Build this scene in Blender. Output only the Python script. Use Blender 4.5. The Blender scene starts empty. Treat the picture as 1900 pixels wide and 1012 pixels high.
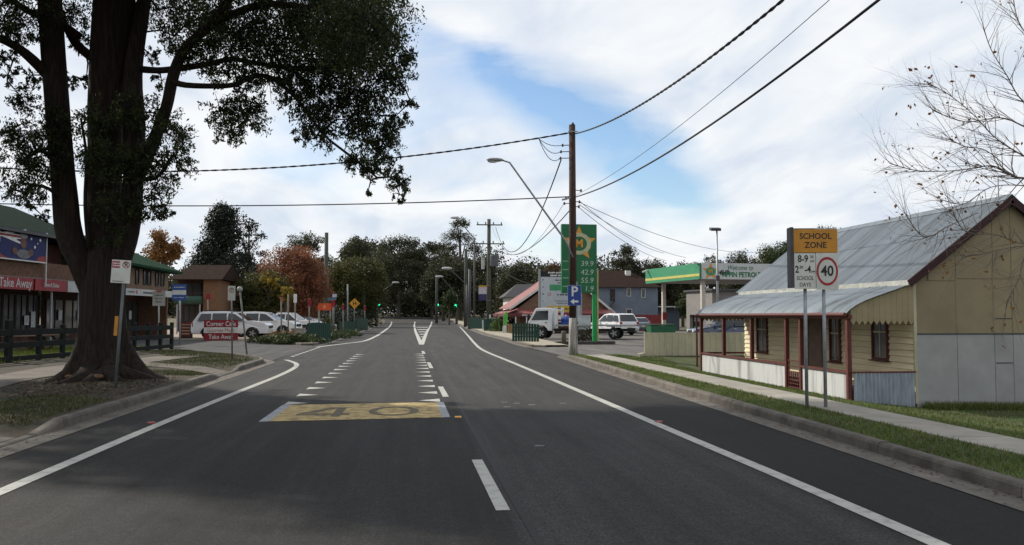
import bpy, bmesh, math, random
import numpy as np
from mathutils import Vector, Matrix

R = math.radians
sc = bpy.context.scene
COL = sc.collection

# ------------------------------------------------------------------ camera
FPX, HCAM, YAW, PITCH = 1600.0, 1.7, R(6.6), math.atan(79 / 1600)
cam = bpy.data.cameras.new('camera')
cam.sensor_width = 36.0
cam.lens = 36.0 * FPX / 1900.0
cam.clip_start, cam.clip_end = 0.1, 6000
cam_o = bpy.data.objects.new('camera', cam)
cam_o.location = (0, 0, HCAM)
cam_o.rotation_euler = (R(90) + PITCH, 0, -YAW)
COL.objects.link(cam_o)
sc.camera = cam_o

# ------------------------------------------------------------------ sun, sky, exposure
SUN_AZ, SUN_EL = R(-50), R(36)          # azimuth from +Y (down the street) towards +X
sun = bpy.data.lights.new('sun', 'SUN')
sun.energy, sun.angle, sun.color = 5.0, R(.9), (1.0, .93, .82)
sun_o = bpy.data.objects.new('sun', sun)
SD = Vector((math.sin(SUN_AZ) * math.cos(SUN_EL), math.cos(SUN_AZ) * math.cos(SUN_EL), math.sin(SUN_EL)))
sun_o.rotation_euler = SD.to_track_quat('Z', 'Y').to_euler()
sun_o.location = SD * 60
COL.objects.link(sun_o)

sc.view_settings.view_transform = 'Standard'
sc.view_settings.look = 'None'
sc.view_settings.exposure = 0.0
sc.view_settings.gamma = 1.0
sc.view_settings.use_curve_mapping = False

# ------------------------------------------------------------------ pixel helpers (photograph 1900 x 1012)
_cf = Vector((math.sin(YAW) * math.cos(PITCH), math.cos(YAW) * math.cos(PITCH), math.sin(PITCH)))
_cr = Vector((math.cos(YAW), -math.sin(YAW), 0))
_cu = Vector((-math.sin(YAW) * math.sin(PITCH), -math.cos(YAW) * math.sin(PITCH), math.cos(PITCH)))
def ray(px, py): return _cf + _cr * ((px - 950) / FPX) + _cu * ((506 - py) / FPX)
def at(px, py, Y):
    d = ray(px, py); t = Y / d.y
    return Vector((d.x * t, Y, HCAM + d.z * t))
def gnd(px, py, z=0.0):
    d = ray(px, py); t = (z - HCAM) / d.z
    return Vector((d.x * t, d.y * t, z))

world = bpy.data.worlds.new('World'); sc.world = world; world.use_nodes = True
def build_world():
    nt = world.node_tree; N = nt.nodes; L = nt.links; N.clear()
    def n(t, **k):
        x = N.new(t)
        for a, b in k.items(): setattr(x, a, b)
        return x
    def math_(op, a, b=None, c=None, clamp=False):
        x = n('ShaderNodeMath', operation=op, use_clamp=clamp)
        for i, v in enumerate((a, b, c)):
            if v is None: continue
            if isinstance(v, (int, float)): x.inputs[i].default_value = v
            else: L.new(v, x.inputs[i])
        return x.outputs[0]
    def dot(v, vec):
        x = n('ShaderNodeVectorMath', operation='DOT_PRODUCT'); L.new(v, x.inputs[0]); x.inputs[1].default_value = vec
        return x.outputs['Value']
    tc = n('ShaderNodeTexCoord')
    nrm = n('ShaderNodeVectorMath', operation='NORMALIZE'); L.new(tc.outputs['Generated'], nrm.inputs[0])
    D = nrm.outputs[0]
    sep = n('ShaderNodeSeparateXYZ'); L.new(D, sep.inputs[0])
    zz = math_('ADD', math_('MAXIMUM', sep.outputs[2], 0.0), 0.16)
    comb = n('ShaderNodeCombineXYZ')
    L.new(math_('DIVIDE', sep.outputs[0], zz), comb.inputs[0]); L.new(math_('DIVIDE', sep.outputs[1], zz), comb.inputs[1])
    def noise(scale, detail, rough, dist, vec, off=(0, 0, 0), sc3=(1, 1, 1), rot=0):
        mp = n('ShaderNodeMapping'); L.new(vec, mp.inputs[0]); mp.inputs['Location'].default_value = off
        mp.inputs['Scale'].default_value = sc3; mp.inputs['Rotation'].default_value = (0, 0, rot)
        x = n('ShaderNodeTexNoise'); L.new(mp.outputs[0], x.inputs['Vector'])
        x.inputs['Scale'].default_value = scale; x.inputs['Detail'].default_value = detail
        x.inputs['Roughness'].default_value = rough; x.inputs['Distortion'].default_value = dist
        return x.outputs[0]
    big = noise(1.0, 9, .58, .5, comb.outputs[0], (3.1, 1.7, 0), (1, .75, 1), R(20))
    fine = noise(2.4, 6, .52, .4, comb.outputs[0], (7.3, 2.2, 0), (1.3, .6, 1), R(35))
    # broad opening of blue sky ahead, with ragged edges
    def gap(px, py, ang, la, lb, wob):
        c = ray(px, py).normalized()
        a = Vector((_cr.x, _cr.y, _cr.z)); b = c.cross(a).normalized() * -1
        b = a.cross(c).normalized(); 
        if b.z < 0: b = -b
        e1 = a * math.cos(ang) + b * math.sin(ang); e2 = b * math.cos(ang) - a * math.sin(ang)
        u = math_('SUBTRACT', dot(D, e1), e1.dot(c)); v = math_('SUBTRACT', dot(D, e2), e2.dot(c))
        u = math_('ADD', u, math_('MULTIPLY', math_('SUBTRACT', fine, .5), wob)); v = math_('ADD', v, math_('MULTIPLY', math_('SUBTRACT', big, .5), wob))
        q = math_('ADD', math_('POWER', math_('DIVIDE', u, la), 2.0), math_('POWER', math_('DIVIDE', v, lb), 2.0))
        front = math_('GREATER_THAN', dot(D, c), 0.3)
        return math_('MULTIPLY', math_('POWER', math_('SUBTRACT', 1.0, q, clamp=True), 1.5), front)
    g1 = gap(1115, 258, R(-32), .19, .070, .11)
    g2 = gap(985, 446, R(-12), .10, .022, .03)
    g3 = gap(850, 150, R(-25), .15, .05, .16)
    g4 = gap(1245, 345, R(-14), .10, .024, .08)
    cov = n('ShaderNodeMapRange'); L.new(big, cov.inputs[0])
    cov.inputs[1].default_value = .31; cov.inputs[2].default_value = .47; cov.interpolation_type = 'SMOOTHSTEP'
    op = math_('ADD', math_('ADD', math_('MULTIPLY', g1, 1.3), math_('MULTIPLY', g2, .62)), math_('ADD', math_('MULTIPLY', g3, .5), math_('MULTIPLY', g4, .75)))
    cl = math_('SUBTRACT', math_('MULTIPLY_ADD', cov.outputs[0], .36, .58), math_('MULTIPLY', op, math_('MULTIPLY_ADD', fine, 1.5, .0)), clamp=True)
    cl = math_('MINIMUM', math_('ADD', cl, .05), .97)
    sky = n('ShaderNodeTexSky', sky_type='NISHITA', sun_disc=False)
    sky.sun_elevation, sky.sun_rotation = SUN_EL, SUN_AZ
    sky.altitude, sky.air_density, sky.dust_density, sky.ozone_density = 200, 1.0, .6, 1.5
    hs = n('ShaderNodeHueSaturation'); hs.inputs['Saturation'].default_value = 1.15; hs.inputs['Value'].default_value = 1.75
    L.new(sky.outputs[0], hs.inputs['Color'])
    shade = n('ShaderNodeMapRange'); L.new(fine, shade.inputs[0])
    shade.inputs[1].default_value, shade.inputs[2].default_value = .34, .60
    ccol = n('ShaderNodeMix', data_type='RGBA'); L.new(shade.outputs[0], ccol.inputs[0])
    ccol.inputs[6].default_value = (8.4, 9.3, 10.6, 1); ccol.inputs[7].default_value = (11.6, 11.8, 12.0, 1)
    mix = n('ShaderNodeMix', data_type='RGBA'); L.new(cl, mix.inputs[0])
    L.new(hs.outputs[0], mix.inputs[6]); L.new(ccol.outputs[2], mix.inputs[7])
    bg = n('ShaderNodeBackground'); bg.inputs['Strength'].default_value = .083
    L.new(mix.outputs[2], bg.inputs['Color'])
    out = n('ShaderNodeOutputWorld'); L.new(bg.outputs[0], out.inputs[0])
build_world()

# ------------------------------------------------------------------ object helpers
def thing(name, label, cat, loc=(0, 0, 0), rotz=0.0, group=None):
    o = bpy.data.objects.new(name, None); COL.objects.link(o)
    o.location = loc; o.rotation_euler = (0, 0, rotz); o.empty_display_size = .3
    o['label'] = label; o['category'] = cat
    if group: o['group'] = group
    return o
def structure(name, loc=(0, 0, 0)):
    o = bpy.data.objects.new(name, None); COL.objects.link(o); o.location = loc; o['kind'] = 'structure'
    return o
def tag(o, label, cat, group=None):
    o['label'] = label; o['category'] = cat
    if group: o['group'] = group
    return o
def place(mesh, name, parent=None, loc=(0, 0, 0), rot=(0, 0, 0), scale=None):
    o = bpy.data.objects.new(name, mesh); COL.objects.link(o); o.parent = parent
    o.location = loc; o.rotation_euler = rot
    if scale: o.scale = scale
    return o
def copy_tree(o, parent=None):
    c = o.copy(); COL.objects.link(c); c.parent = parent
    for ch in list(o.children): copy_tree(ch, c)
    return c

class MB:
    """collects shapes; build() links them as one mesh object"""
    def __init__(s): s.v = []; s.f = []
    def add(s, vs, fs):
        o = len(s.v); s.v += [tuple(p) for p in vs]; s.f += [tuple(i + o for i in f) for f in fs]; return s
    def box(s, c, d, rz=0.0, rx=0.0, ry=0.0):
        m = Matrix.Rotation(rz, 3, 'Z') @ Matrix.Rotation(ry, 3, 'Y') @ Matrix.Rotation(rx, 3, 'X'); c = Vector(c)
        vs = [c + m @ Vector((x * d[0] / 2, y * d[1] / 2, z * d[2] / 2)) for x in (-1, 1) for y in (-1, 1) for z in (-1, 1)]
        return s.add(vs, [(0, 1, 3, 2), (4, 6, 7, 5), (0, 4, 5, 1), (2, 3, 7, 6), (0, 2, 6, 4), (1, 5, 7, 3)])
    def bar(s, a, b, w, h, up=(0, 0, 1)):
        a, b = Vector(a), Vector(b); d = (b - a).normalized(); u = Vector(up)
        if abs(d.dot(u)) > .99: u = Vector((1, 0, 0))
        r = d.cross(u).normalized(); u = r.cross(d).normalized()
        vs = [p + r * (i * w / 2) + u * (j * h / 2) for p in (a, b) for i, j in ((-1, -1), (1, -1), (1, 1), (-1, 1))]
        return s.add(vs, [(0, 3, 2, 1), (4, 5, 6, 7), (0, 1, 5, 4), (1, 2, 6, 5), (2, 3, 7, 6), (3, 0, 4, 7)])
    def tube(s, pts, rad, n=8, caps=True, mod=None):
        pts = [Vector(p) for p in pts]; k = len(pts)
        if not hasattr(rad, '__len__'): rad = [rad] * k
        vs = []; fs = []; prev = None
        for i, p in enumerate(pts):
            d = (pts[min(i + 1, k - 1)] - pts[max(i - 1, 0)])
            d = d.normalized() if d.length > 1e-9 else Vector((0, 0, 1))
            if prev is None:
                x = Vector((1, 0, 0)) if abs(d.x) < .9 else Vector((0, 1, 0))
                x = (x - d * x.dot(d)).normalized()
            else:
                x = (prev - d * prev.dot(d))
                x = x.normalized() if x.length > 1e-6 else Vector((1, 0, 0))
            prev = x; y = d.cross(x)
            for j in range(n):
                a = 2 * math.pi * j / n; r = rad[i] * (mod(i, a) if mod else 1)
                vs.append(p + (x * math.cos(a) + y * math.sin(a)) * r)
        for i in range(k - 1):
            for j in range(n):
                fs.append((i * n + j, i * n + (j + 1) % n, (i + 1) * n + (j + 1) % n, (i + 1) * n + j))
        if caps:
            fs.append(tuple(range(n - 1, -1, -1))); fs.append(tuple((k - 1) * n + j for j in range(n)))
        return s.add(vs, fs)
    def cyl(s, a, b, r, r2=None, n=12): return s.tube([a, b], [r, r if r2 is None else r2], n)
    def prism(s, poly, axis, a, b):
        """poly of 2-D points swept along axis ('X','Y','Z') from a to b"""
        f = {'X': lambda p, t: (t, p[0], p[1]), 'Y': lambda p, t: (p[0], t, p[1]), 'Z': lambda p, t: (p[0], p[1], t)}[axis]
        n = len(poly); vs = [f(p, a) for p in poly] + [f(p, b) for p in poly]
        fs = [tuple(range(n)), tuple(range(2 * n - 1, n - 1, -1))] + [(i, i + n, (i + 1) % n + n, (i + 1) % n) for i in range(n)]
        return s.add(vs, fs)
    def poly(s, pts): return s.add(pts, [tuple(range(len(pts)))])
    def ball(s, c, r, n=10, m=6):
        c = Vector(c); r = Vector(r) if hasattr(r, '__len__') else Vector((r, r, r)); vs = []; fs = []
        for i in range(m + 1):
            t = math.pi * i / m
            for j in range(n):
                a = 2 * math.pi * j / n
                vs.append(c + Vector((r.x * math.sin(t) * math.cos(a), r.y * math.sin(t) * math.sin(a), r.z * math.cos(t))))
        for i in range(m):
            for j in range(n): fs.append((i * n + j, (i + 1) * n + j, (i + 1) * n + (j + 1) % n, i * n + (j + 1) % n))
        return s.add(vs, fs)
    def lathe(s, prof, c=(0, 0, 0), n=16, axis='Z'):
        vs = []; fs = []; k = len(prof)
        for r, h in prof:
            for j in range(n):
                a = 2 * math.pi * j / n
                p = (r * math.cos(a), r * math.sin(a), h)
                if axis == 'Y': p = (p[0], p[2], p[1])
                if axis == 'X': p = (p[2], p[0], p[1])
                vs.append((p[0] + c[0], p[1] + c[1], p[2] + c[2]))
        for i in range(k - 1):
            for j in range(n): fs.append((i * n + j, i * n + (j + 1) % n, (i + 1) * n + (j + 1) % n, (i + 1) * n + j))
        fs.append(tuple(range(n))); fs.append(tuple((k - 1) * n + j for j in range(n)))
        return s.add(vs, fs)
    def mesh(s, name, m, smooth=False, recalc=True):
        me = bpy.data.meshes.new(name); me.from_pydata(s.v, [], s.f)
        if recalc:
            b = bmesh.new(); b.from_mesh(me); bmesh.ops.recalc_face_normals(b, faces=b.faces); b.to_mesh(me); b.free()
        if smooth: me.polygons.foreach_set('use_smooth', [True] * len(me.polygons))
        me.materials.append(m); me.update(); return me
    def build(s, name, m, parent=None, w=False, smooth=False, bevel=0, loc=(0, 0, 0), rot=(0, 0, 0), seg=2, recalc=True):
        if w and parent is not None:
            l = parent.location.copy()
            if parent.parent is not None: l = l + parent.parent.location
            s.v = [(p[0] - l.x, p[1] - l.y, p[2] - l.z) for p in s.v]
        o = place(s.mesh(name, m, smooth, recalc), name, parent, loc, rot)
        if bevel:
            b = o.modifiers.new('bevel', 'BEVEL'); b.width = bevel; b.segments = seg; b.limit_method = 'ANGLE'; b.angle_limit = R(35)
        return o

def text(string, size, loc, m, parent, reading=0.0, align='CENTER', extrude=.002, name='lettering', sx=1.0, shear=0.0, tilt=R(90), w=False, bold=0.0):
    c = bpy.data.curves.new(name, 'FONT'); c.body = string; c.size = size; c.align_x = align; c.align_y = 'CENTER'
    c.extrude = extrude; c.resolution_u = 3; c.shear = shear; c.offset = bold
    c.materials.append(m)
    tmp = bpy.data.objects.new(name, c); me = bpy.data.meshes.new_from_object(tmp); me.name = name; bpy.data.objects.remove(tmp); bpy.data.curves.remove(c)
    if not me.materials: me.materials.append(m)
    o = bpy.data.objects.new(name, me); COL.objects.link(o); o.parent = parent
    if w and parent is not None:
        l = parent.location + (parent.parent.location if parent.parent else Vector())
        loc = Vector(loc) - l
    o.location = loc; o.rotation_euler = (tilt, 0, reading); o.scale = (sx, 1, 1)
    return o

# ------------------------------------------------------------------ materials
def M(name, col, rough=.75, var=.18, scale=3.0, bump=0.0, bscale=60, metal=0.0, col2=None, spec=.35, detail=5, stretch=(1, 1, 1), island=0.0, emit=None, coat=0.0, thr=(.35, .65)):
    m = bpy.data.materials.new(name); m.use_nodes = True; nt = m.node_tree; N = nt.nodes; L = nt.links
    b = N['Principled BSDF']; b.inputs['Roughness'].default_value = rough; b.inputs['Metallic'].default_value = metal
    b.inputs['Specular IOR Level'].default_value = spec; b.inputs['Coat Weight'].default_value = coat
    g = N.new('ShaderNodeNewGeometry'); mp = N.new('ShaderNodeMapping'); L.new(g.outputs['Position'], mp.inputs[0]); mp.inputs['Scale'].default_value = stretch
    n = N.new('ShaderNodeTexNoise'); n.inputs['Scale'].default_value = scale; n.inputs['Detail'].default_value = detail; n.inputs['Roughness'].default_value = .62
    L.new(mp.outputs[0], n.inputs['Vector'])
    r = N.new('ShaderNodeMapRange'); L.new(n.outputs[0], r.inputs[0]); r.inputs[1].default_value, r.inputs[2].default_value = thr
    mix = N.new('ShaderNodeMix'); mix.data_type = 'RGBA'; L.new(r.outputs[0], mix.inputs[0])
    c2 = col2 if col2 else tuple(min(1, x * (1 + var)) for x in col); c1 = col if col2 else tuple(x * (1 - var) for x in col)
    mix.inputs[6].default_value = (*c1, 1); mix.inputs[7].default_value = (*c2, 1)
    src = mix.outputs[2]
    if island:
        oi = N.new('ShaderNodeObjectInfo')
        h = N.new('ShaderNodeMapRange'); L.new(oi.outputs['Random'], h.inputs[0]); h.inputs[3].default_value = 1 - island; h.inputs[4].default_value = 1 + island
        mm = N.new('ShaderNodeMix'); mm.data_type = 'RGBA'; mm.blend_type = 'MULTIPLY'; mm.inputs[0].default_value = 1
        L.new(src, mm.inputs[6]); L.new(h.outputs[0], mm.inputs[7]); src = mm.outputs[2]
    L.new(src, b.inputs['Base Color'])
    if bump:
        n2 = N.new('ShaderNodeTexNoise'); n2.inputs['Scale'].default_value = bscale; n2.inputs['Detail'].default_value = 4; L.new(mp.outputs[0], n2.inputs['Vector'])
        bp = N.new('ShaderNodeBump'); bp.inputs['Strength'].default_value = bump; bp.inputs['Distance'].default_value = .02
        L.new(n2.outputs[0], bp.inputs['Height']); L.new(bp.outputs[0], b.inputs['Normal'])
    if emit:
        b.inputs['Emission Color'].default_value = (*emit[:3], 1); b.inputs['Emission Strength'].default_value = emit[3]
    return m
def leaf_mat(name, cols, trans=.35, rough=.6):
    m = bpy.data.materials.new(name); m.use_nodes = True; nt = m.node_tree; N = nt.nodes; L = nt.links
    b = N['Principled BSDF']; b.inputs['Roughness'].default_value = rough; b.inputs['Specular IOR Level'].default_value = .3
    g = N.new('ShaderNodeNewGeometry'); ramp = N.new('ShaderNodeValToRGB'); L.new(g.outputs['Random Per Island'], ramp.inputs[0])
    e = ramp.color_ramp.elements
    while len(e) < len(cols): e.new(.5)
    for i, c in enumerate(cols): e[i].position = i / (len(cols) - 1); e[i].color = (*c, 1)
    n = N.new('ShaderNodeTexNoise'); n.inputs['Scale'].default_value = .7; L.new(g.outputs['Position'], n.inputs['Vector'])
    r = N.new('ShaderNodeMapRange'); L.new(n.outputs[0], r.inputs[0]); r.inputs[1].default_value = .3; r.inputs[2].default_value = .7; r.inputs[3].default_value = .7; r.inputs[4].default_value = 1.3
    mm = N.new('ShaderNodeMix'); mm.data_type = 'RGBA'; mm.blend_type = 'MULTIPLY'; mm.inputs[0].default_value = 1; L.new(ramp.outputs[0], mm.inputs[6]); L.new(r.outputs[0], mm.inputs[7])
    L.new(mm.outputs[2], b.inputs['Base Color'])
    t = N.new('ShaderNodeBsdfTranslucent'); L.new(mm.outputs[2], t.inputs[0])
    mx = N.new('ShaderNodeMixShader'); mx.inputs[0].default_value = trans
    L.new(b.outputs[0], mx.inputs[1]); L.new(t.outputs[0], mx.inputs[2]); L.new(mx.outputs[0], N['Material Output'].inputs[0])
    return m
def glass_mat(name, col=(.015, .018, .02), rough=.08):
    m = bpy.data.materials.new(name); m.use_nodes = True; b = m.node_tree.nodes['Principled BSDF']
    b.inputs['Base Color'].default_value = (*col, 1); b.inputs['Roughness'].default_value = rough; b.inputs['Specular IOR Level'].default_value = .6
    return m
white_paint = M('white_paint', (.62, .62, .57), .7, .16, 9, .25, 150)
line_paint = M('line_paint', (.22, .22, .20), .75, .2, 6, .35, 120, col2=(.38, .38, .35), thr=(.3, .5))
concrete = M('concrete', (.23, .215, .19), .85, .2, 2.2, .35, 90)
kerb_mat = M('kerb_concrete', (.105, .092, .077), .85, .35, 2.6, .6, 40, island=.16)
slab_mat = M('slab_concrete', (.26, .24, .205), .85, .16, 1.6, .3, 90, island=.07)
dirt_mat = M('dirt', (.085, .06, .04), .95, .4, 3.5, .8, 30)
grass_soil = M('grass_soil', (.045, .055, .02), .95, .35, 1.2, .8, 40, col2=(.10, .095, .045))
steel = M('galvanised_steel', (.30, .31, .32), .5, .15, 8, metal=.6)
dark_steel = M('dark_steel', (.06, .06, .065), .6, .2, 6)
black = M('black_plastic', (.012, .012, .013), .6, .1)
rubber = M('tyre_rubber', (.018, .018, .018), .85, .15, 12)
def flat(name, col, rough=.6, **k): return M(name, col, rough, k.pop('var', .1), k.pop('scale', 5), **k)
# ------------------------------------------------------------------ terrain and road
def sstep(a, b, x):
    t = min(1, max(0, (x - a) / (b - a))); return t * t * (3 - 2 * t)
def hill(y):
    s = min(max(0, y - 150), 260); return .0125 * s * s / (s + 45)
def hz(x, y):
    return hill(y) + .12 * sstep(-6.2, -11, x) * sstep(43, 55, y)
def lerp_pts(tab, y):
    for (a, va), (b, vb) in zip(tab, tab[1:]):
        if y <= b: return va + (vb - va) * max(0, (y - a)) / (b - a)
    return tab[-1][1]
def bend(y): return -.0011 * max(0, y - 195) ** 2
KR = [(-20, 5.25), (0, 5.5), (7.5, 5.62), (15.3, 5.79), (26, 5.97), (36, 6.2), (44, 6.05), (59, 6.45), (74, 6.3), (109, 7.2), (228, 10.2), (420, 11)]
KL = [(-20, -5.25), (34, -5.2), (60, -5.25), (200, -6.2), (420, -7)]
def xr(y): return lerp_pts(KR, y) + bend(y)
def xl(y): return lerp_pts(KL, y) + bend(y)

def grid_sheet(name, rows, mat, nx=6, z=None, parent=None, kind='structure'):
    """rows: (Y, x0, x1); z(x, y)"""
    v = []; f = []
    for y, a, b in rows:
        for i in range(nx + 1):
            x = a + (b - a) * i / nx; v.append((x, y, z(x, y)))
    for r in range(len(rows) - 1):
        for i in range(nx): f.append((r * (nx + 1) + i, r * (nx + 1) + i + 1, (r + 1) * (nx + 1) + i + 1, (r + 1) * (nx + 1) + i))
    m = MB(); m.add(v, f); o = m.build(name, mat, parent, recalc=False, smooth=True)
    if kind and parent is None: o['kind'] = kind
    return o

gx = [-3000, -900, -400, -200, -100, -60, -40] + [-30 + 2 * i for i in range(46)] + [80, 120, 200, 400, 900, 3000]
gy = [-400, -120, -40, -20] + [-14 + 2 * i for i in range(60)] + [110 + 10 * i for i in range(30)] + [450, 600, 900, 1500, 4000]
def gz(x, y):
    z = hz(x, y) - .07
    if x > 5.2 and y < 34.9: z -= .75
    return z
ground_mat = M('dry_ground', (.055, .055, .028), .95, .3, .25, .6, 8, col2=(.11, .095, .055))
m = MB(); nx = len(gx)
m.add([(x, y, gz(x, y)) for y in gy for x in gx], [(r * nx + i, r * nx + i + 1, (r + 1) * nx + i + 1, (r + 1) * nx + i) for r in range(len(gy) - 1) for i in range(nx - 1)])
m.build('ground', ground_mat, recalc=False)['kind'] = 'structure'

def asphalt(name, base, warm=(1, 1, 1), lanes=False):
    m = bpy.data.materials.new(name); m.use_nodes = True; nt = m.node_tree; N = nt.nodes; L = nt.links
    b = N['Principled BSDF']; b.inputs['Roughness'].default_value = .82; b.inputs['Specular IOR Level'].default_value = .2
    g = N.new('ShaderNodeNewGeometry')
    def noise(s, d=4, stretch=(1, 1, 1)):
        mp = N.new('ShaderNodeMapping'); L.new(g.outputs['Position'], mp.inputs[0]); mp.inputs['Scale'].default_value = stretch
        n = N.new('ShaderNodeTexNoise'); n.inputs['Scale'].default_value = s; n.inputs['Detail'].default_value = d; n.inputs['Roughness'].default_value = .65; L.new(mp.outputs[0], n.inputs[0]); return n.outputs[0]
    def mr(s, a, b_, c, d):
        r = N.new('ShaderNodeMapRange'); L.new(s, r.inputs[0])
        for i, v in zip((1, 2, 3, 4), (a, b_, c, d)): r.inputs[i].default_value = v
        return r.outputs[0]
    def mul(a, c):
        x = N.new('ShaderNodeMath'); x.operation = 'MULTIPLY'
        for i, v in enumerate((a, c)):
            if isinstance(v, float): x.inputs[i].default_value = v
            else: L.new(v, x.inputs[i])
        return x.outputs[0]
    val = mul(mr(noise(40, 4), .38, .62, .45, 1.6), mr(noise(1.3, 6, (1, .35, 1)), .3, .7, .80, 1.2))
    val = mul(val, mr(noise(9, 6), .36, .64, .80, 1.2))
    val = mul(val, mr(noise(2.2, 5, (1.6, .05, 1)), .36, .64, .78, 1.22))
    if lanes:
        sep = N.new('ShaderNodeSeparateXYZ'); L.new(g.outputs['Position'], sep.inputs[0])
        wob = N.new('ShaderNodeMath'); wob.operation = 'MULTIPLY_ADD'; L.new(noise(1.1, 4), wob.inputs[0]); wob.inputs[1].default_value = .10; L.new(sep.outputs[0], wob.inputs[2])
        rp = N.new('ShaderNodeValToRGB'); L.new(mr(wob.outputs[0], -6.0, 8.0, 0, 1), rp.inputs[0])
        e = rp.color_ramp.elements; P = lambda x: (x + 6.0) / 14.0
        st = [(-6, .018), (-4.05, .018), (-3.95, .0165), (-2.5, .018), (-1.6, .0135), (-.6, .019), (.82, .0155), (.95, .031), (2.2, .026), (3.7, .029), (3.95, .0095), (6.3, .010), (6.6, .03), (8, .03)]
        while len(e) < len(st): e.new(.5)
        for i, (x, c) in enumerate(st): e[i].position = min(1, P(x)); e[i].color = (c * warm[0], c * warm[1], c * warm[2], 1)
        # road paler past the tree shade: sunlit stretch put into the colour
        far = N.new('ShaderNodeMix'); far.data_type = 'RGBA'; L.new(mr(sep.outputs[1], 15.5, 19.0, 0, .55), far.inputs[0])
        L.new(rp.outputs[0], far.inputs[6]); far.inputs[7].default_value = (.040, .038, .0355, 1); src = far.outputs[2]
    else:
        rgb = N.new('ShaderNodeRGB'); rgb.outputs[0].default_value = (base * warm[0], base * warm[1], base * warm[2], 1); src = rgb.outputs[0]
    mm = N.new('ShaderNodeMix'); mm.data_type = 'RGBA'; mm.blend_type = 'MULTIPLY'; mm.inputs[0].default_value = 1
    L.new(src, mm.inputs[6]); L.new(val, mm.inputs[7]); L.new(mm.outputs[2], b.inputs['Base Color'])
    bp = N.new('ShaderNodeBump'); bp.inputs['Strength'].default_value = .5; bp.inputs['Distance'].default_value = .012; L.new(noise(130, 3), bp.inputs['Height']); L.new(bp.outputs[0], b.inputs['Normal'])
    return m
road_mat = asphalt('road_asphalt', .045, (1.0, .97, .95), lanes=True)
ys = [-20, -8] + [2 * i for i in range(0, 60)] + [120 + 8 * i for i in range(37)]
road = grid_sheet('road', [(y, xl(y) + .02, xr(y) - .02) for y in ys], road_mat, 14, lambda x, y: hill(y))

def ribbon(pts, w, z=.006):
    """flat strip along a polyline, resampled and draped on the road"""
    P = [Vector((p[0], p[1], 0)) for p in pts]; Q = []
    for a, b in zip(P, P[1:]):
        k = max(1, int((b - a).length / 3)); Q += [a + (b - a) * (i / k) for i in range(k)]
    Q.append(P[-1]); v = []; f = []
    for i, p in enumerate(Q):
        d = (Q[min(i + 1, len(Q) - 1)] - Q[max(0, i - 1)]).normalized(); n = Vector((-d.y, d.x, 0))
        for s in (-1, 1):
            q = p + n * (s * w / 2); v.append((q.x, q.y, hill(q.y) + z))
    for i in range(len(Q) - 1): f.append((2 * i, 2 * i + 1, 2 * i + 3, 2 * i + 2))
    m = MB(); m.add(v, f); return m
def smooth_pts(pts, k=6):
    P = [Vector((p[0], p[1], 0)) for p in pts]; out = []
    for i in range(len(P) - 1):
        a, b, c, d = P[max(0, i - 1)], P[i], P[i + 1], P[min(len(P) - 1, i + 2)]
        for j in range(k):
            t = j / k; out.append(.5 * ((2 * b) + (c - a) * t + (2 * a - 5 * b + 4 * c - d) * t * t + (3 * b - a - 3 * c + d) * t ** 3))
    out.append(P[-1]); return out
ribbon(smooth_pts([(-3.95, -4), (-3.92, 8.9), (-3.9, 14.1), (-3.81, 19.7), (-3.70, 25), (-3.76, 28.6), (-3.98, 30.7), (-4.35, 32.3), (-4.75, 33.6)]), .165).build('edge_line', line_paint, road, recalc=False)
ribbon(smooth_pts([(-5.0, 46.5), (-4.6, 49), (-3.95, 52.3), (-3.1, 57.5), (-2.9, 68), (-2.9, 83.6), (-3.3, 130), (-4.4, 190)]), .24).build('edge_line', line_paint, road, recalc=False)
ribbon(smooth_pts([(3.92, -4), (3.88, 6), (3.86, 9), (3.8, 13), (3.6, 29.5), (3.42, 41.5), (3.75, 52), (4.46, 68.2), (5.86, 101), (6.9, 126)]), .165).build('edge_line', line_paint, road, recalc=False)
for y0, y1 in ((-2.6, .1), (7.55, 10.2), (18.05, 20.65), (27.8, 31.2), (38.1, 41.0)):
    x = .86 - .0085 * y0; ribbon([(x, y0), (x - .03, y1)], .125).build('lane_dash', line_paint, road, recalc=False)
for i in range(9):
    y = 36.2 + 1.2 * i; ribbon([(-4.85, y), (-4.88, y + .62)], .16).build('lane_dash', line_paint, road, recalc=False)
tooth = MB().add([(0, -.31, 0), (.42, 0, 0), (0, .31, 0)], [(0, 1, 2)]).mesh('dragon_tooth', line_paint, recalc=False)
for i in range(13):
    y = 17.1 + 1.72 * i
    place(tooth, 'road_tooth', road, (-2.40, y, .006)); o = place(tooth, 'road_tooth', road, (.56 - .006 * i, y + .25, .006), (0, 0, R(180)))
patch_y = M('yellow_road_paint', (.115, .08, .036), .8, .2, 5, .4, 110, col2=(.42, .315, .135), thr=(.3, .56))
patch_w = M('worn_white_road_paint', (.26, .27, .29), .8, .2, 7, .3, 100)
patch_d = M('faded_black_road_paint', (.075, .066, .055), .85, .2, 6, .3, 120, col2=(.20, .145, .07), thr=(.42, .7))
MB().poly([(-2.26, 14.22, .006), (.50, 14.44, .006), (.49, 16.95, .006), (-2.26, 16.78, .006)]).build('speed_patch', patch_y, road, recalc=False)
MB().poly([(-2.42, 14.2, .006), (-2.26, 14.22, .006), (-2.26, 16.78, .006), (-2.42, 16.77, .006)]).build('patch_border', patch_w, road, recalc=False)
MB().poly([(.50, 14.44, .006), (.64, 14.46, .006), (.62, 16.97, .006), (.49, 16.95, .006)]).build('patch_border', patch_w, road, recalc=False)
ring = MB(); k = 36
vs = []
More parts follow.
